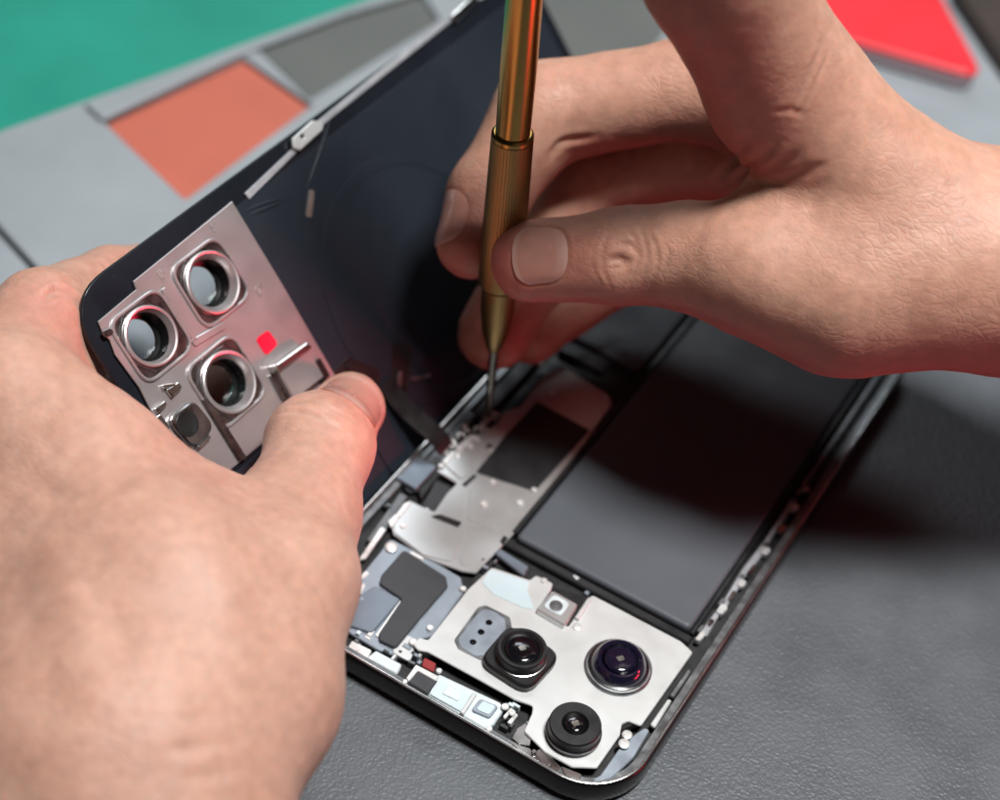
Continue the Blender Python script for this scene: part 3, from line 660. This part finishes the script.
# liner creases at its upper corner
for a_, b_, c_ in [((244, 212), (268, 200), (288, 199)), ((246, 216), (268, 208), (286, 200)), ((330, 118), (318, 160), (306, 190))]:
    P = []
    for t in np.linspace(0, 1, 12):
        q = (1 - t) ** 2 * np.array(a_) + 2 * t * (1 - t) * np.array(b_) + t * t * np.array(c_)
        u_, v_ = puv(q); P.append(OP + u_ * RP[:, 0] + v_ * RP[:, 1] - 0.15 * RP[:, 2])
    tube('liner_crease', P, [0.1 + 0.42 * math.sin(math.pi * k / 11) for k in range(12)], M['liner'], cover, 0.6, up=-RP[:, 2])
# flex assembly at the lower edge of the cover and the ribbon down to the phone
cslab('flex_frame', [(332, 372), (347, 357), (376, 368), (380, 374), (368, 430), (352, 430)], 0.3, M['flex'], cover, 0.1, 0.6, base=0.26)
cslab('flex_strip', [(392, 342), (412, 346), (406, 402), (390, 408)], 0.12, M['flex'], cover, 0.04, 0.6, base=0.26)
cslab('flex_pad', [(345, 367), (352, 361), (370, 372), (362, 382)], 0.3, M['flex'], cover, 0.05, 0.4, base=0.7)
cslab('flex_lead', [(396, 378), (399, 371), (402, 372), (400, 396)], 0.2, M['ledge'], cover, 0.05, 0.1, base=0.7)
cslab('flex_lead', [(410, 378), (430, 374), (431, 377), (411, 381)], 0.2, M['ledge'], cover, 0.05, 0.1, base=0.26)


def ribbon(name, pts, wdir, wd, th, mat_, parent=None):
    V, F = [], []; wv = np.array(wdir, float); wv /= np.linalg.norm(wv)
    for i, p in enumerate(pts):
        p = np.array(p); t = np.array(pts[min(i + 1, len(pts) - 1)]) - np.array(pts[max(i - 1, 0)]); n = np.cross(t, wv); n /= np.linalg.norm(n)
        V += [p - wv * wd / 2 - n * th / 2, p + wv * wd / 2 - n * th / 2, p + wv * wd / 2 + n * th / 2, p - wv * wd / 2 + n * th / 2]
    for i in range(len(pts) - 1):
        for k in range(4):
            k2 = (k + 1) % 4; F.append((i * 4 + k, i * 4 + k2, i * 4 + 4 + k2, i * 4 + 4 + k))
    F.append((0, 1, 2, 3)); m_ = (len(pts) - 1) * 4; F.append((m_ + 3, m_ + 2, m_ + 1, m_))
    me = mesh(name, V, F); bm = bmesh.new(); bm.from_mesh(me); bmesh.ops.recalc_face_normals(bm, faces=bm.faces); bm.to_mesh(me); bm.free()
    return link(name, me, mat_, parent, 30)


p0 = OP + 22 * RP[:, 0] + 54 * RP[:, 1] - 0.9 * RP[:, 2]
p3 = np.array([5.5, 56.0, 6.8])
rib = []
for t in np.linspace(0, 1, 20):
    q = (1 - t) ** 3 * p0 + 3 * t * (1 - t) ** 2 * (p0 - RP[:, 0] * 11 - RP[:, 2] * 1.0) + 3 * t * t * (1 - t) * (p3 + np.array([-3, 0, 5])) + t ** 3 * p3
    rib.append(q)
ribbon('flex_ribbon', rib, (0.05, 1, 0), 5.0, 0.16, M['black'], cover)

# ------------------------------------------------------------------ screwdriver
T0 = at((488, 418), 5.9); ta = np.array([-0.0285, -0.0145, 0.9995]); ta /= np.linalg.norm(ta)
drv = empty('screwdriver', 'slim brass precision screwdriver held upright on a screw in the phone', 'screwdriver')


def hpx(y):                     # height along the tool at which it crosses picture row y
    lo, hi = 0.0, 140.0
    for _ in range(50):
        m_ = (lo + hi) / 2; q = RC @ (T0 + ta * m_ - CC); yy = 400 + FPX * q[1] / q[2]
        if yy > y: lo = m_
        else: hi = m_
    return lo


def rpx(r, y):
    q = RC @ (T0 + ta * hpx(y) - CC); return r * q[2] / FPX


lathe('shaft', [(0.35, 0), (0.75, 0.6), (0.8, hpx(392)), (0.95, hpx(391)), (1.0, hpx(346))], T0, ta, M['shaft'], drv, 24)
lathe('tip_sleeve', [(1.15, hpx(350)), (rpx(9, 344), hpx(344)), (rpx(14, 330), hpx(330)), (rpx(17, 310), hpx(310)), (rpx(18, 285), hpx(285))], T0, ta, M['brass2'], drv, 40)
lathe('grip', [(rpx(18, 288), hpx(284)), (rpx(22, 281), hpx(281)), (rpx(22.5, 250), hpx(250)), (rpx(21.5, 138), hpx(138))], T0, ta, M['brass2'], drv, 96, 30, flute=0.018)
lathe('collar', [(rpx(20, 138), hpx(138.2)), (rpx(21.6, 136.5), hpx(137)), (rpx(21.4, 134), hpx(133.5)), (rpx(19, 132), hpx(132))], T0, ta, M['brass'], drv, 56)
lathe('barrel', [(rpx(17.5, 132), hpx(132.4)), (rpx(18.8, 70), hpx(70)), (rpx(18.6, 5), hpx(5)), (rpx(18.6, 5), 128), (3.0, 130)], T0, ta, M['brass'], drv, 56)
lathe('spinning_cap', [(2.6, 130.2), (3.6, 131), (4.2, 133), (4.2, 137), (3.6, 138.4), (0.02, 138.8)], T0, ta, M['brass'], drv, 48)

# ------------------------------------------------------------------ hands: one continuous surface each, grown round a posed skeleton
def smin(a, b, k):
    h = np.maximum(k - np.abs(a - b), 0.0) / k
    return np.minimum(a, b) - h * h * h * k * (1 / 6.0)


def cone_sd(P, a, b, ra, rb, flat=None):
    """distance to a tapered capsule; flat = (direction, factor) squeezes it along a direction"""
    if flat is not None:
        n, f = flat; n = np.array(n, float); n /= np.linalg.norm(n)
        sq = lambda X: X + np.multiply.outer((X - a) @ n, n) * (f - 1.0)
        P = sq(P); b = sq(b[None])[0]
    ba = b - a; l2 = ba @ ba
    t = np.clip(((P - a) @ ba) / l2, 0, 1)
    d = np.linalg.norm(P - a - t[:, None] * ba, axis=1)
    tt = t * t * (3 - 2 * t) * 0.35 + t * 0.65
    return d - (ra + (rb - ra) * tt)


class Hand:
    def __init__(s): s.palm = []; s.fingers = []; s.carve = []

    @staticmethod
    def chain(pts, flats=None):
        out = []
        Q = [(J(x, y, d), r * d / FPX) for x, y, d, r in pts]
        for i in range(len(Q) - 1): out.append((Q[i][0], Q[i + 1][0], Q[i][1], Q[i + 1][1], flats))
        return out

    def sdf(s, P):
        d = None
        for (c, k) in s.palm:
            for seg in c:
                e = cone_sd(P, *seg); d = e if d is None else smin(d, e, k)
        res = d.copy()
        for (c, kj, kp) in s.fingers:
            f = None
            for seg in c:
                e = cone_sd(P, *seg); f = e if f is None else smin(f, e, kj)
            res = np.minimum(res, smin(d, f, kp))
        return res

    def bounds(s):
        A = []
        for grp in [c for c, _ in s.palm] + [c for c, _, _ in s.fingers]:
            for a, b, ra, rb, fl in grp: A += [a - ra, a + ra, b - rb, b + rb]
        A = np.array(A); return A.min(0) - 5, A.max(0) + 5

    def grad(s, P, e=0.15):
        g = np.empty_like(P)
        for i in range(3):
            o = np.zeros(3); o[i] = e; g[:, i] = s.sdf(P + o) - s.sdf(P - o)
        return g / np.maximum(np.linalg.norm(g, axis=1, keepdims=True), 1e-9)


def chunks(fn, P, n=400000):
    return np.concatenate([fn(P[i:i + n]) for i in range(0, len(P), n)])


def surface(hand, h=0.5, K=6):
    lo, hi = hand.bounds(); H = h * K
    nc = np.ceil((hi - lo) / H).astype(int) + 1
    g = np.stack(np.meshgrid(*[lo[i] + H * np.arange(nc[i]) for i in range(3)], indexing='ij'), -1)
    c = chunks(hand.sdf, g.reshape(-1, 3)).reshape(nc)
    fine = np.repeat(np.repeat(np.repeat(c, K, 0), K, 1), K, 2)          # fine sample i stands at lo + H*floor(i/K) + ...
    off = (np.arange(K) - (K - 1) / 2) * h
    near = np.abs(fine) < H * 1.35
    idx = np.argwhere(near)
    cell, sub = idx // K, idx % K
    P = lo + cell * H + (sub - (K - 1) / 2) * h
    fine[near] = chunks(hand.sdf, P)
    org = lo - (K - 1) / 2 * h
    V = fine; ins = V < 0; pos, cells, quads = [], [], []
    dims = np.array(V.shape)
    for axn in range(3):
        sl0 = [slice(None)] * 3; sl1 = [slice(None)] * 3; sl0[axn] = slice(0, -1); sl1[axn] = slice(1, None)
        E_ = np.argwhere(ins[tuple(sl0)] != ins[tuple(sl1)])
        b1, b2 = [(1, 2), (2, 0), (0, 1)][axn]
        E_ = E_[(E_[:, b1] > 0) & (E_[:, b2] > 0)]
        E2 = E_.copy(); E2[:, axn] += 1
        v0 = V[tuple(E_.T)]; v1 = V[tuple(E2.T)]; t = v0 / (v0 - v1)
        p = E_.astype(float); p[:, axn] += t
        ids = []
        for d1, d2 in ((-1, -1), (0, -1), (0, 0), (-1, 0)):
            cc = E_.copy(); cc[:, b1] += d1; cc[:, b2] += d2
            i_ = np.ravel_multi_index(cc.T, dims); ids.append(i_); cells.append(i_); pos.append(p)
        q = np.stack(ids, 1); flip = v0 > 0; q[flip] = q[flip][:, ::-1]; quads.append(q)
    cells = np.concatenate(cells); pos = np.concatenate(pos); quads = np.concatenate(quads)
    u, inv = np.unique(cells, return_inverse=True)
    cnt = np.bincount(inv); vs = np.stack([np.bincount(inv, pos[:, i]) / cnt for i in range(3)], 1)
    vs = org + vs * h
    q = inv[np.searchsorted(u, quads)] if False else np.searchsorted(u, quads)
    n = chunks(hand.grad, vs); d = chunks(hand.sdf, vs); vs = vs - n * d[:, None]
    return vs, n, q


def project(P):
    q = (P - CC) @ RC.T; return np.stack([500 + FPX * q[:, 0] / q[:, 2], 400 + FPX * q[:, 1] / q[:, 2]], 1), q[:, 2]


def bez(pts, n=18):
    P = [np.array(p, float) for p in pts]; out = []
    if len(P) == 2: return [P[0] + (P[1] - P[0]) * t for t in np.linspace(0, 1, n)]
    Q = [2 * P[0] - P[1]] + P + [2 * P[-1] - P[-2]]
    for i in range(1, len(Q) - 2):
        for t in np.linspace(0, 1, n // 2 + 2)[:-1]:
            a, b, c, d = Q[i - 1:i + 3]
            out.append(0.5 * (2 * b + (c - a) * t + (2 * a - 5 * b + 4 * c - d) * t * t + (3 * b - a - 3 * c + d) * t ** 3))
    return out + [P[-1]]


def march(hand, O, D, tmax, t0=0.0, k=0.85, n=90):
    t = np.full(len(O), float(t0)); act = np.ones(len(O), bool)
    for _ in range(n):
        ix = np.where(act)[0]
        if len(ix) == 0: break
        d_ = hand.sdf(O[ix] + D[ix] * t[ix, None]); done = d_ < 0.012
        t[ix] += np.where(done, 0, np.maximum(d_ * k, 0.012)); act[ix[done | (t[ix] > tmax)]] = False
    return t


def surf_curve(hand, pts):
    """lay a drawn line onto the skin: a 3-D polyline on the surface nearest the eye"""
    D = np.array([ray(q) for q in bez(pts)]); D /= np.linalg.norm(D, axis=1, keepdims=True)
    t = march(hand, np.repeat(CC[None], len(D), 0), D, 520, 200)
    return (CC + D * t[:, None])[t < 520]


def groove(vs, n, hand, pts, depth, width, lip=0.35):
    c = surf_curve(hand, pts)
    if len(c) < 2: return
    lo, hi = c.min(0) - 4 * width, c.max(0) + 4 * width
    m_ = np.where(np.all((vs > lo) & (vs < hi), axis=1))[0]
    if len(m_) == 0: return
    P = vs[m_]; best = np.full(len(P), 1e9); par = np.zeros(len(P))
    for i in range(len(c) - 1):
        ab = c[i + 1] - c[i]; t = np.clip((P - c[i]) @ ab / max(ab @ ab, 1e-9), 0, 1)
        dd = np.linalg.norm(P - c[i] - t[:, None] * ab, axis=1); s_ = dd < best; best[s_] = dd[s_]; par[s_] = ((i + t) / (len(c) - 1))[s_]
    fade = np.clip(np.minimum(par, 1 - par) * 5, 0.15, 1)
    prof = -depth * np.exp(-(best / width) ** 2) + lip * depth * np.exp(-((best - 2.0 * width) / (1.0 * width)) ** 2)
    vs[m_] += n[m_] * (prof * fade)[:, None]


def dent(vs, n, hand, px, depth, radius):
    c = surf_curve(hand, [px, (px[0] + 0.5, px[1])])
    if len(c) == 0: return
    d = np.linalg.norm(vs - c[0], axis=1); vs += n * (-depth * np.exp(-(d / radius) ** 2))[:, None]


def wobble(vs, amp, wl, seed):
    r_ = np.random.RandomState(seed); out = np.zeros(len(vs))
    for _ in range(14):
        k = r_.normal(size=3); k *= 2 * math.pi / (wl * r_.uniform(0.7, 1.6)) / np.linalg.norm(k)
        out += np.sin(vs @ k + r_.uniform(0, 6.28))
    return out * amp / 3.7


def uneven(P, seed):
    return wobble(P, 0.28, 24, seed) + wobble(P, 0.045, 7, seed + 1) + wobble(P, 0.018, 2.4, seed + 2)


def groove_curve(vs, n, c, depth, width, lip=0.2):
    c = np.array(c); lo, hi = c.min(0) - 4 * width, c.max(0) + 4 * width
    m_ = np.where(np.all((vs > lo) & (vs < hi), axis=1))[0]
    if len(m_) == 0: return
    P = vs[m_]; best = np.full(len(P), 1e9)
    for i in range(len(c) - 1):
        ab = c[i + 1] - c[i]; t = np.clip((P - c[i]) @ ab / max(ab @ ab, 1e-9), 0, 1)
        best = np.minimum(best, np.linalg.norm(P - c[i] - t[:, None] * ab, axis=1))
    vs[m_] += n[m_] * (-depth * np.exp(-(best / width) ** 2) + lip * np.exp(-((best - 2.4 * width) / (1.2 * width)) ** 2))[:, None]


def build_hand(hand, name, skin, label, grooves, dents, flush_and_glow, nails, hair=None, seed=1, palm=None):
    vs, n, q = surface(hand)
    base = vs.copy()
    vs += n * uneven(base, seed)[:, None]
    for g_ in grooves: groove(vs, n, hand, *g_)
    for d_ in dents: dent(vs, n, hand, *d_)
    plates = [nail_shape(hand, *a_, seed=seed) for a_ in nails]
    for V_, F_, ring, pal in plates: groove_curve(vs, n, V_[ring], 0.2, 0.45, 0.05)
    me = bpy.data.meshes.new(name)
    me.vertices.add(len(vs)); me.vertices.foreach_set('co', (vs * S).astype(np.float32).ravel())
    me.loops.add(len(q) * 4); me.loops.foreach_set('vertex_index', q.astype(np.int32).ravel())
    me.polygons.add(len(q)); me.polygons.foreach_set('loop_start', np.arange(0, len(q) * 4, 4, dtype=np.int32))
    me.update(calc_edges=True); me.validate()
    a = me.attributes.new('flush_and_glow', 'FLOAT', 'POINT'); f = np.zeros(len(vs))
    for (p, r, s_) in flush_and_glow: f = np.maximum(f, s_ * np.exp(-(np.linalg.norm(vs - J(*p), axis=1) / r) ** 2))
    if palm is not None:                                # palm redness; on the right hand also red light from below, painted in
        f = np.maximum(f, np.clip(n @ (np.array(palm[0]) / np.linalg.norm(palm[0])) * 1.5 - 0.1, 0, 1) * palm[1])
    a.data.foreach_set('value', f.astype(np.float32))
    o = link(name, me, skin, None, 180); tag(o, label, 'hand', 'two hands of the person repairing the phone')
    for V_, F_, ring, pal in plates:
        nm = mesh('fingernail', V_, F_); bm = bmesh.new(); bm.from_mesh(nm); bmesh.ops.recalc_face_normals(bm, faces=bm.faces); bm.to_mesh(nm); bm.free()
        at2 = nm.attributes.new('pale', 'FLOAT', 'POINT'); at2.data.foreach_set('value', pal.astype(np.float32))
        link('fingernail', nm, M['nail'], o, 50)
    return o


def nail_shape(hand, a, b, up, t0, t1, ang, lift=0.38, seed=1):
    """a curved plate following the finger end between t0 and t1 mm from joint a towards b"""
    a = J(*a[:3]); b = J(*b[:3]); ax_ = (b - a) / np.linalg.norm(b - a)
    up = np.array(up, float) @ RC; up -= ax_ * (up @ ax_); up /= np.linalg.norm(up); sd = np.cross(ax_, up)
    NT, NA = 18, 17; O, D, LF = [], [], []
    for i in range(NT):
        for j in range(NA):
            u_ = 2 * j / (NA - 1) - 1; s_ = i / (NT - 1)
            # rounded cuticle end, gently curved free edge
            tb = t0 + (t1 - t0) * (0.16 * u_ * u_ + 0.14 * u_ ** 6); te = t1 - (t1 - t0) * (0.12 * u_ ** 2 + 0.14 * u_ ** 6)
            an = math.radians(ang) * u_ * (0.9 + 0.1 * s_)
            d = math.cos(an) * up + math.sin(an) * sd
            O.append(a + ax_ * (tb + (te - tb) * s_) + d * 22); D.append(-d)
            edge = max(0, 1 - abs(u_)) ** 0.5
            LF.append(lift * (0.25 + 0.75 * min(1, edge * 1.6)) * (0.35 + 0.65 * min(1, s_ * 5)))
    O = np.array(O); D = np.array(D); x = march(hand, O, D, 24)
    B_ = O + D * x[:, None]; V = B_ - D * (np.array(LF) + uneven(B_, seed))[:, None]
    F = [(i * NA + j, i * NA + j + 1, (i + 1) * NA + j + 1, (i + 1) * NA + j) for i in range(NT - 1) for j in range(NA - 1)]
    # give it thickness downwards
    C0 = V - (V - (a + np.outer((V - a) @ ax_, ax_))) / np.maximum(np.linalg.norm(V - (a + np.outer((V - a) @ ax_, ax_)), axis=1, keepdims=True), 1e-6) * 0.55
    m_ = len(V); VV = np.concatenate([V, C0]); FF = list(F) + [tuple(k + m_ for k in f[::-1]) for f in F]
    ring = [i for i in range(NA)] + [i * NA + NA - 1 for i in range(1, NT)] + [(NT - 1) * NA + j for j in range(NA - 2, -1, -1)] + [i * NA for i in range(NT - 2, 0, -1)]
    for k in range(len(ring)): x, y = ring[k], ring[(k + 1) % len(ring)]; FF.append((y, x, x + m_, y + m_))
    pal = np.array([max(0, 1 - (i / (NT - 1)) / 0.24) * max(0, 1 - (2 * j / (NA - 1) - 1) ** 2 * 1.6) * 0.6 + (0.35 if i >= NT - 2 else 0) for i in range(NT) for j in range(NA)])
    return VV, FF, np.array(ring + ring[:1]), np.concatenate([pal, pal])


view_n = RC[2]                                        # viewing direction, used to squeeze palm and wrist
ch = Hand.chain
# left hand, holding the cover between thumb and forefinger
LH = Hand()
fl = (view_n, 1.35)
LH.palm = [
    (ch([(118, 960, 262, 172), (112, 790, 270, 172)], fl), 10),
    (ch([(112, 790, 270, 165), (150, 640, 282, 150)], fl), 14),
    (ch([(150, 640, 282, 118), (20, 430, 300, 80)], fl), 14),
    (ch([(110, 720, 280, 130), (-70, 500, 298, 82)], fl), 14),
    (ch([(60, 760, 282, 120), (-150, 590, 300, 78)], fl), 14),
    (ch([(40, 800, 284, 110), (-190, 690, 304, 72)], fl), 14),
    (ch([(205, 760, 280, 90), (240, 690, 284, 92), (282, 585, 294, 66)]), 10),
    (ch([(282, 585, 294, 66), (208, 541, 298, 62), (90, 463, 298, 70), (18, 411, 300, 74)]), 9),
    (ch([(20, 425, 308, 62), (78, 350, 327, 38)]), 9),
    (ch([(246, 690, 286, 80), (155, 580, 292, 90)]), 10),
]
l_ip, l_tip = (320, 447, 325, 52), (349, 411, 342, 37)
LH.fingers = [
    (ch([(280, 585, 296, 64), (300, 510, 311, 58), l_ip, l_tip]), 5, 9),
    (ch([(-5, 405, 302, 66), (42, 316, 318, 46), (112, 284, 340, 36), (146, 274, 358, 31)]), 4, 7),
    (ch([(-90, 480, 300, 62), (-30, 420, 330, 46), (70, 412, 350, 38), (150, 412, 358, 36), (218, 390, 362, 34)]), 4, 7),
    (ch([(-150, 580, 302, 58), (-90, 470, 328, 44), (40, 470, 340, 38), (120, 480, 342, 32)]), 4, 7),
    (ch([(-190, 690, 298, 52), (-120, 560, 322, 38), (-20, 510, 330, 34), (40, 520, 330, 28)]), 4, 7),
]
# right hand, turning the screwdriver between thumb and middle finger, forefinger on its cap
RH = Hand()
cap = T0 + ta * 147; qc = RC @ (cap - CC); capx = (500 + FPX * qc[0] / qc[2], 400 + FPX * qc[1] / qc[2], qc[2])
RH.palm = [
    (ch([(1330, 290, 330, 120), (1130, 262, 322, 106), (1015, 260, 320, 99)]), 10),
    (ch([(1015, 264, 320, 100), (905, 205, 316, 72), (786, 88, 308, 72)]), 12),
    (ch([(1015, 264, 330, 100), (900, 205, 338, 70), (800, 110, 340, 62)]), 12),
    (ch([(1020, 270, 338, 92), (910, 235, 352, 68), (820, 165, 358, 58)]), 12),
    (ch([(1020, 275, 345, 84), (910, 265, 362, 62), (830, 230, 370, 52)]), 12),
    (ch([(1015, 268, 318, 96), (925, 270, 318, 92), (840, 284, 318, 86), (765, 268, 318, 66)]), 10),
    (ch([(850, 215, 318, 74), (800, 205, 318, 52)]), 12),
]
r_ip, r_tip = (620, 257, 329, 48), (531, 261, 333, 40)
RH.fingers = [
    (ch([(765, 268, 318, 64), (690, 256, 325, 53), r_ip, r_tip]), 4, 10),
    (ch([(784, 88, 308, 74), (722, -30, 286, 79), (684, -170, 258, 66), (590, -240, 258, 50), (capx[0] + 4, capx[1] - 42, capx[2], 42)]), 4, 8),
    (ch([(800, 110, 340, 60), (690, 88, 348, 50), (545, 112, 352, 50), (488, 195, 350, 40), (472, 242, 347, 36)]), 4, 8),
    (ch([(820, 165, 358, 56), (700, 150, 364, 50), (590, 175, 370, 44), (535, 262, 370, 38), (494, 335, 368, 36)]), 4, 8),
    (ch([(830, 230, 370, 50), (730, 230, 378, 44), (635, 255, 384, 38), (566, 300, 380, 34), (530, 335, 374, 30)]), 4, 8),
]
Lg = [([(262, 418), (300, 412), (335, 425), (362, 440)], 0.35, 0.5), ([(280, 410), (310, 402), (345, 415), (366, 428)], 0.3, 0.45),
      ([(300, 425), (330, 435), (355, 448)], 0.2, 0.5), ([(40, 300), (62, 292), (88, 314)], 0.6, 0.9), ([(104, 262), (110, 272), (117, 276)], 0.5, 0.7),
      ([(20, 480), (90, 500), (140, 470)], 0.25, 1.6),
      ([(150, 760), (120, 640), (70, 520), (30, 440)], 0.45, 4.0), ([(215, 760), (190, 660), (170, 560)], 0.4, 4.5), ([(60, 760), (40, 640), (10, 540)], 0.4, 4.0),
      ([(60, 742), (130, 752), (215, 745), (265, 730)], 0.16, 0.9), ([(90, 772), (160, 780), (250, 770)], 0.16, 0.9), ([(110, 712), (170, 720), (240, 708)], 0.10, 0.8), ([(225, 640), (262, 628), (300, 632)], 0.12, 0.7),
      ([(105, 372), (128, 425), (170, 470)], 0.2, 1.4), ([(235, 478), (262, 460), (290, 452)], 0.15, 0.8), ([(245, 500), (280, 480), (312, 476)], 0.12, 0.8)]
Ld = []
lh = build_hand(LH, 'hand', M['skin_l'], 'left hand gripping the lifted cover between thumb and bent forefinger', Lg, Ld,
                [((352, 400, 330), 9, 0.8), (l_ip[:3], 9, 0.25), ((138, 280, 330), 12, 0.5), ((50, 310, 310), 10, 0.4), ((200, 480, 292), 14, 0.25)],
                [(l_ip, l_tip, (0.45, -0.6, -0.7), 3.5, 18.5, 52)],
                None, 1, (-RC[0] * 0.2 + RC[2] * 1.0, 0.8))
Rg = []
rk = random.Random(4)
for k, (x, d_) in enumerate([(598, 0.10), (607, 0.22), (633, 0.26), (642, 0.17), (652, 0.2), (663, 0.08)]):
    s_ = 1 if x > 618 else -1; jt = lambda a: rk.uniform(-a, a)
    Rg.append(([(x - 5 * s_ + jt(2), 226 + jt(7)), (x + 4 * s_ + jt(2), 250 + jt(3)), (x + 3 * s_ + jt(2), 270 + jt(3)), (x - 8 * s_ + jt(3), 290 + jt(7))], d_, 0.40, 0.2))
Rg += [([(608, 262), (618, 259), (628, 262)], 0.5, 0.7), ([(610, 270), (622, 266), (632, 258)], 0.35, 0.5), ([(616, 246), (630, 244), (637, 256)], 0.25, 0.5),
       ([(722, 188), (748, 170), (780, 140)], 0.5, 0.9), ([(738, 192), (770, 172), (800, 150)], 0.45, 0.9), ([(712, 186), (735, 160), (752, 128)], 0.4, 1.0),
       ([(752, 190), (800, 175), (830, 160)], 0.3, 1.0), ([(788, 118), (806, 82), (822, 40)], 0.25, 0.5), ([(795, 122), (814, 86), (830, 48)], 0.22, 0.5), ([(770, 112), (790, 110), (806, 116)], 0.2, 0.6),
       ([(548, 160), (562, 142), (596, 136)], 0.6, 0.8)]
Rd = [((619, 262), 0.5, 2.0)]
rh = build_hand(RH, 'hand', M['skin_r'], 'right hand turning the brass screwdriver between thumb and middle finger', Rg, Rd,
                [((500, 265, 330), 11, 0.9), ((560, 262, 322), 9, 0.5), (r_ip[:3], 9, 0.3), ((470, 245, 340), 10, 0.7), ((492, 335, 350), 14, 1.0)],
                [(r_ip, r_tip, (-0.02, -0.06, -1.0), 8.6, 19.6, 42), ((488, 195, 350, 40), (472, 242, 347, 36), (-0.92, -0.1, -0.35), 3.0, 14.5, 56),
                 ((535, 262, 370, 38), (494, 335, 368, 36), (-0.85, -0.3, 0.3), 9.0, 20.0, 54), ((590, -240, 258, 50), (capx[0] + 4, capx[1] - 42, capx[2], 42), (-0.2, -0.9, -0.3), 4.0, 15.0, 54)],
                None, 11, (RC[1] * 1.0 + RC[2] * 0.55 - RC[0] * 0.35, 1.0))  # reddens the underside: red light painted into the skin
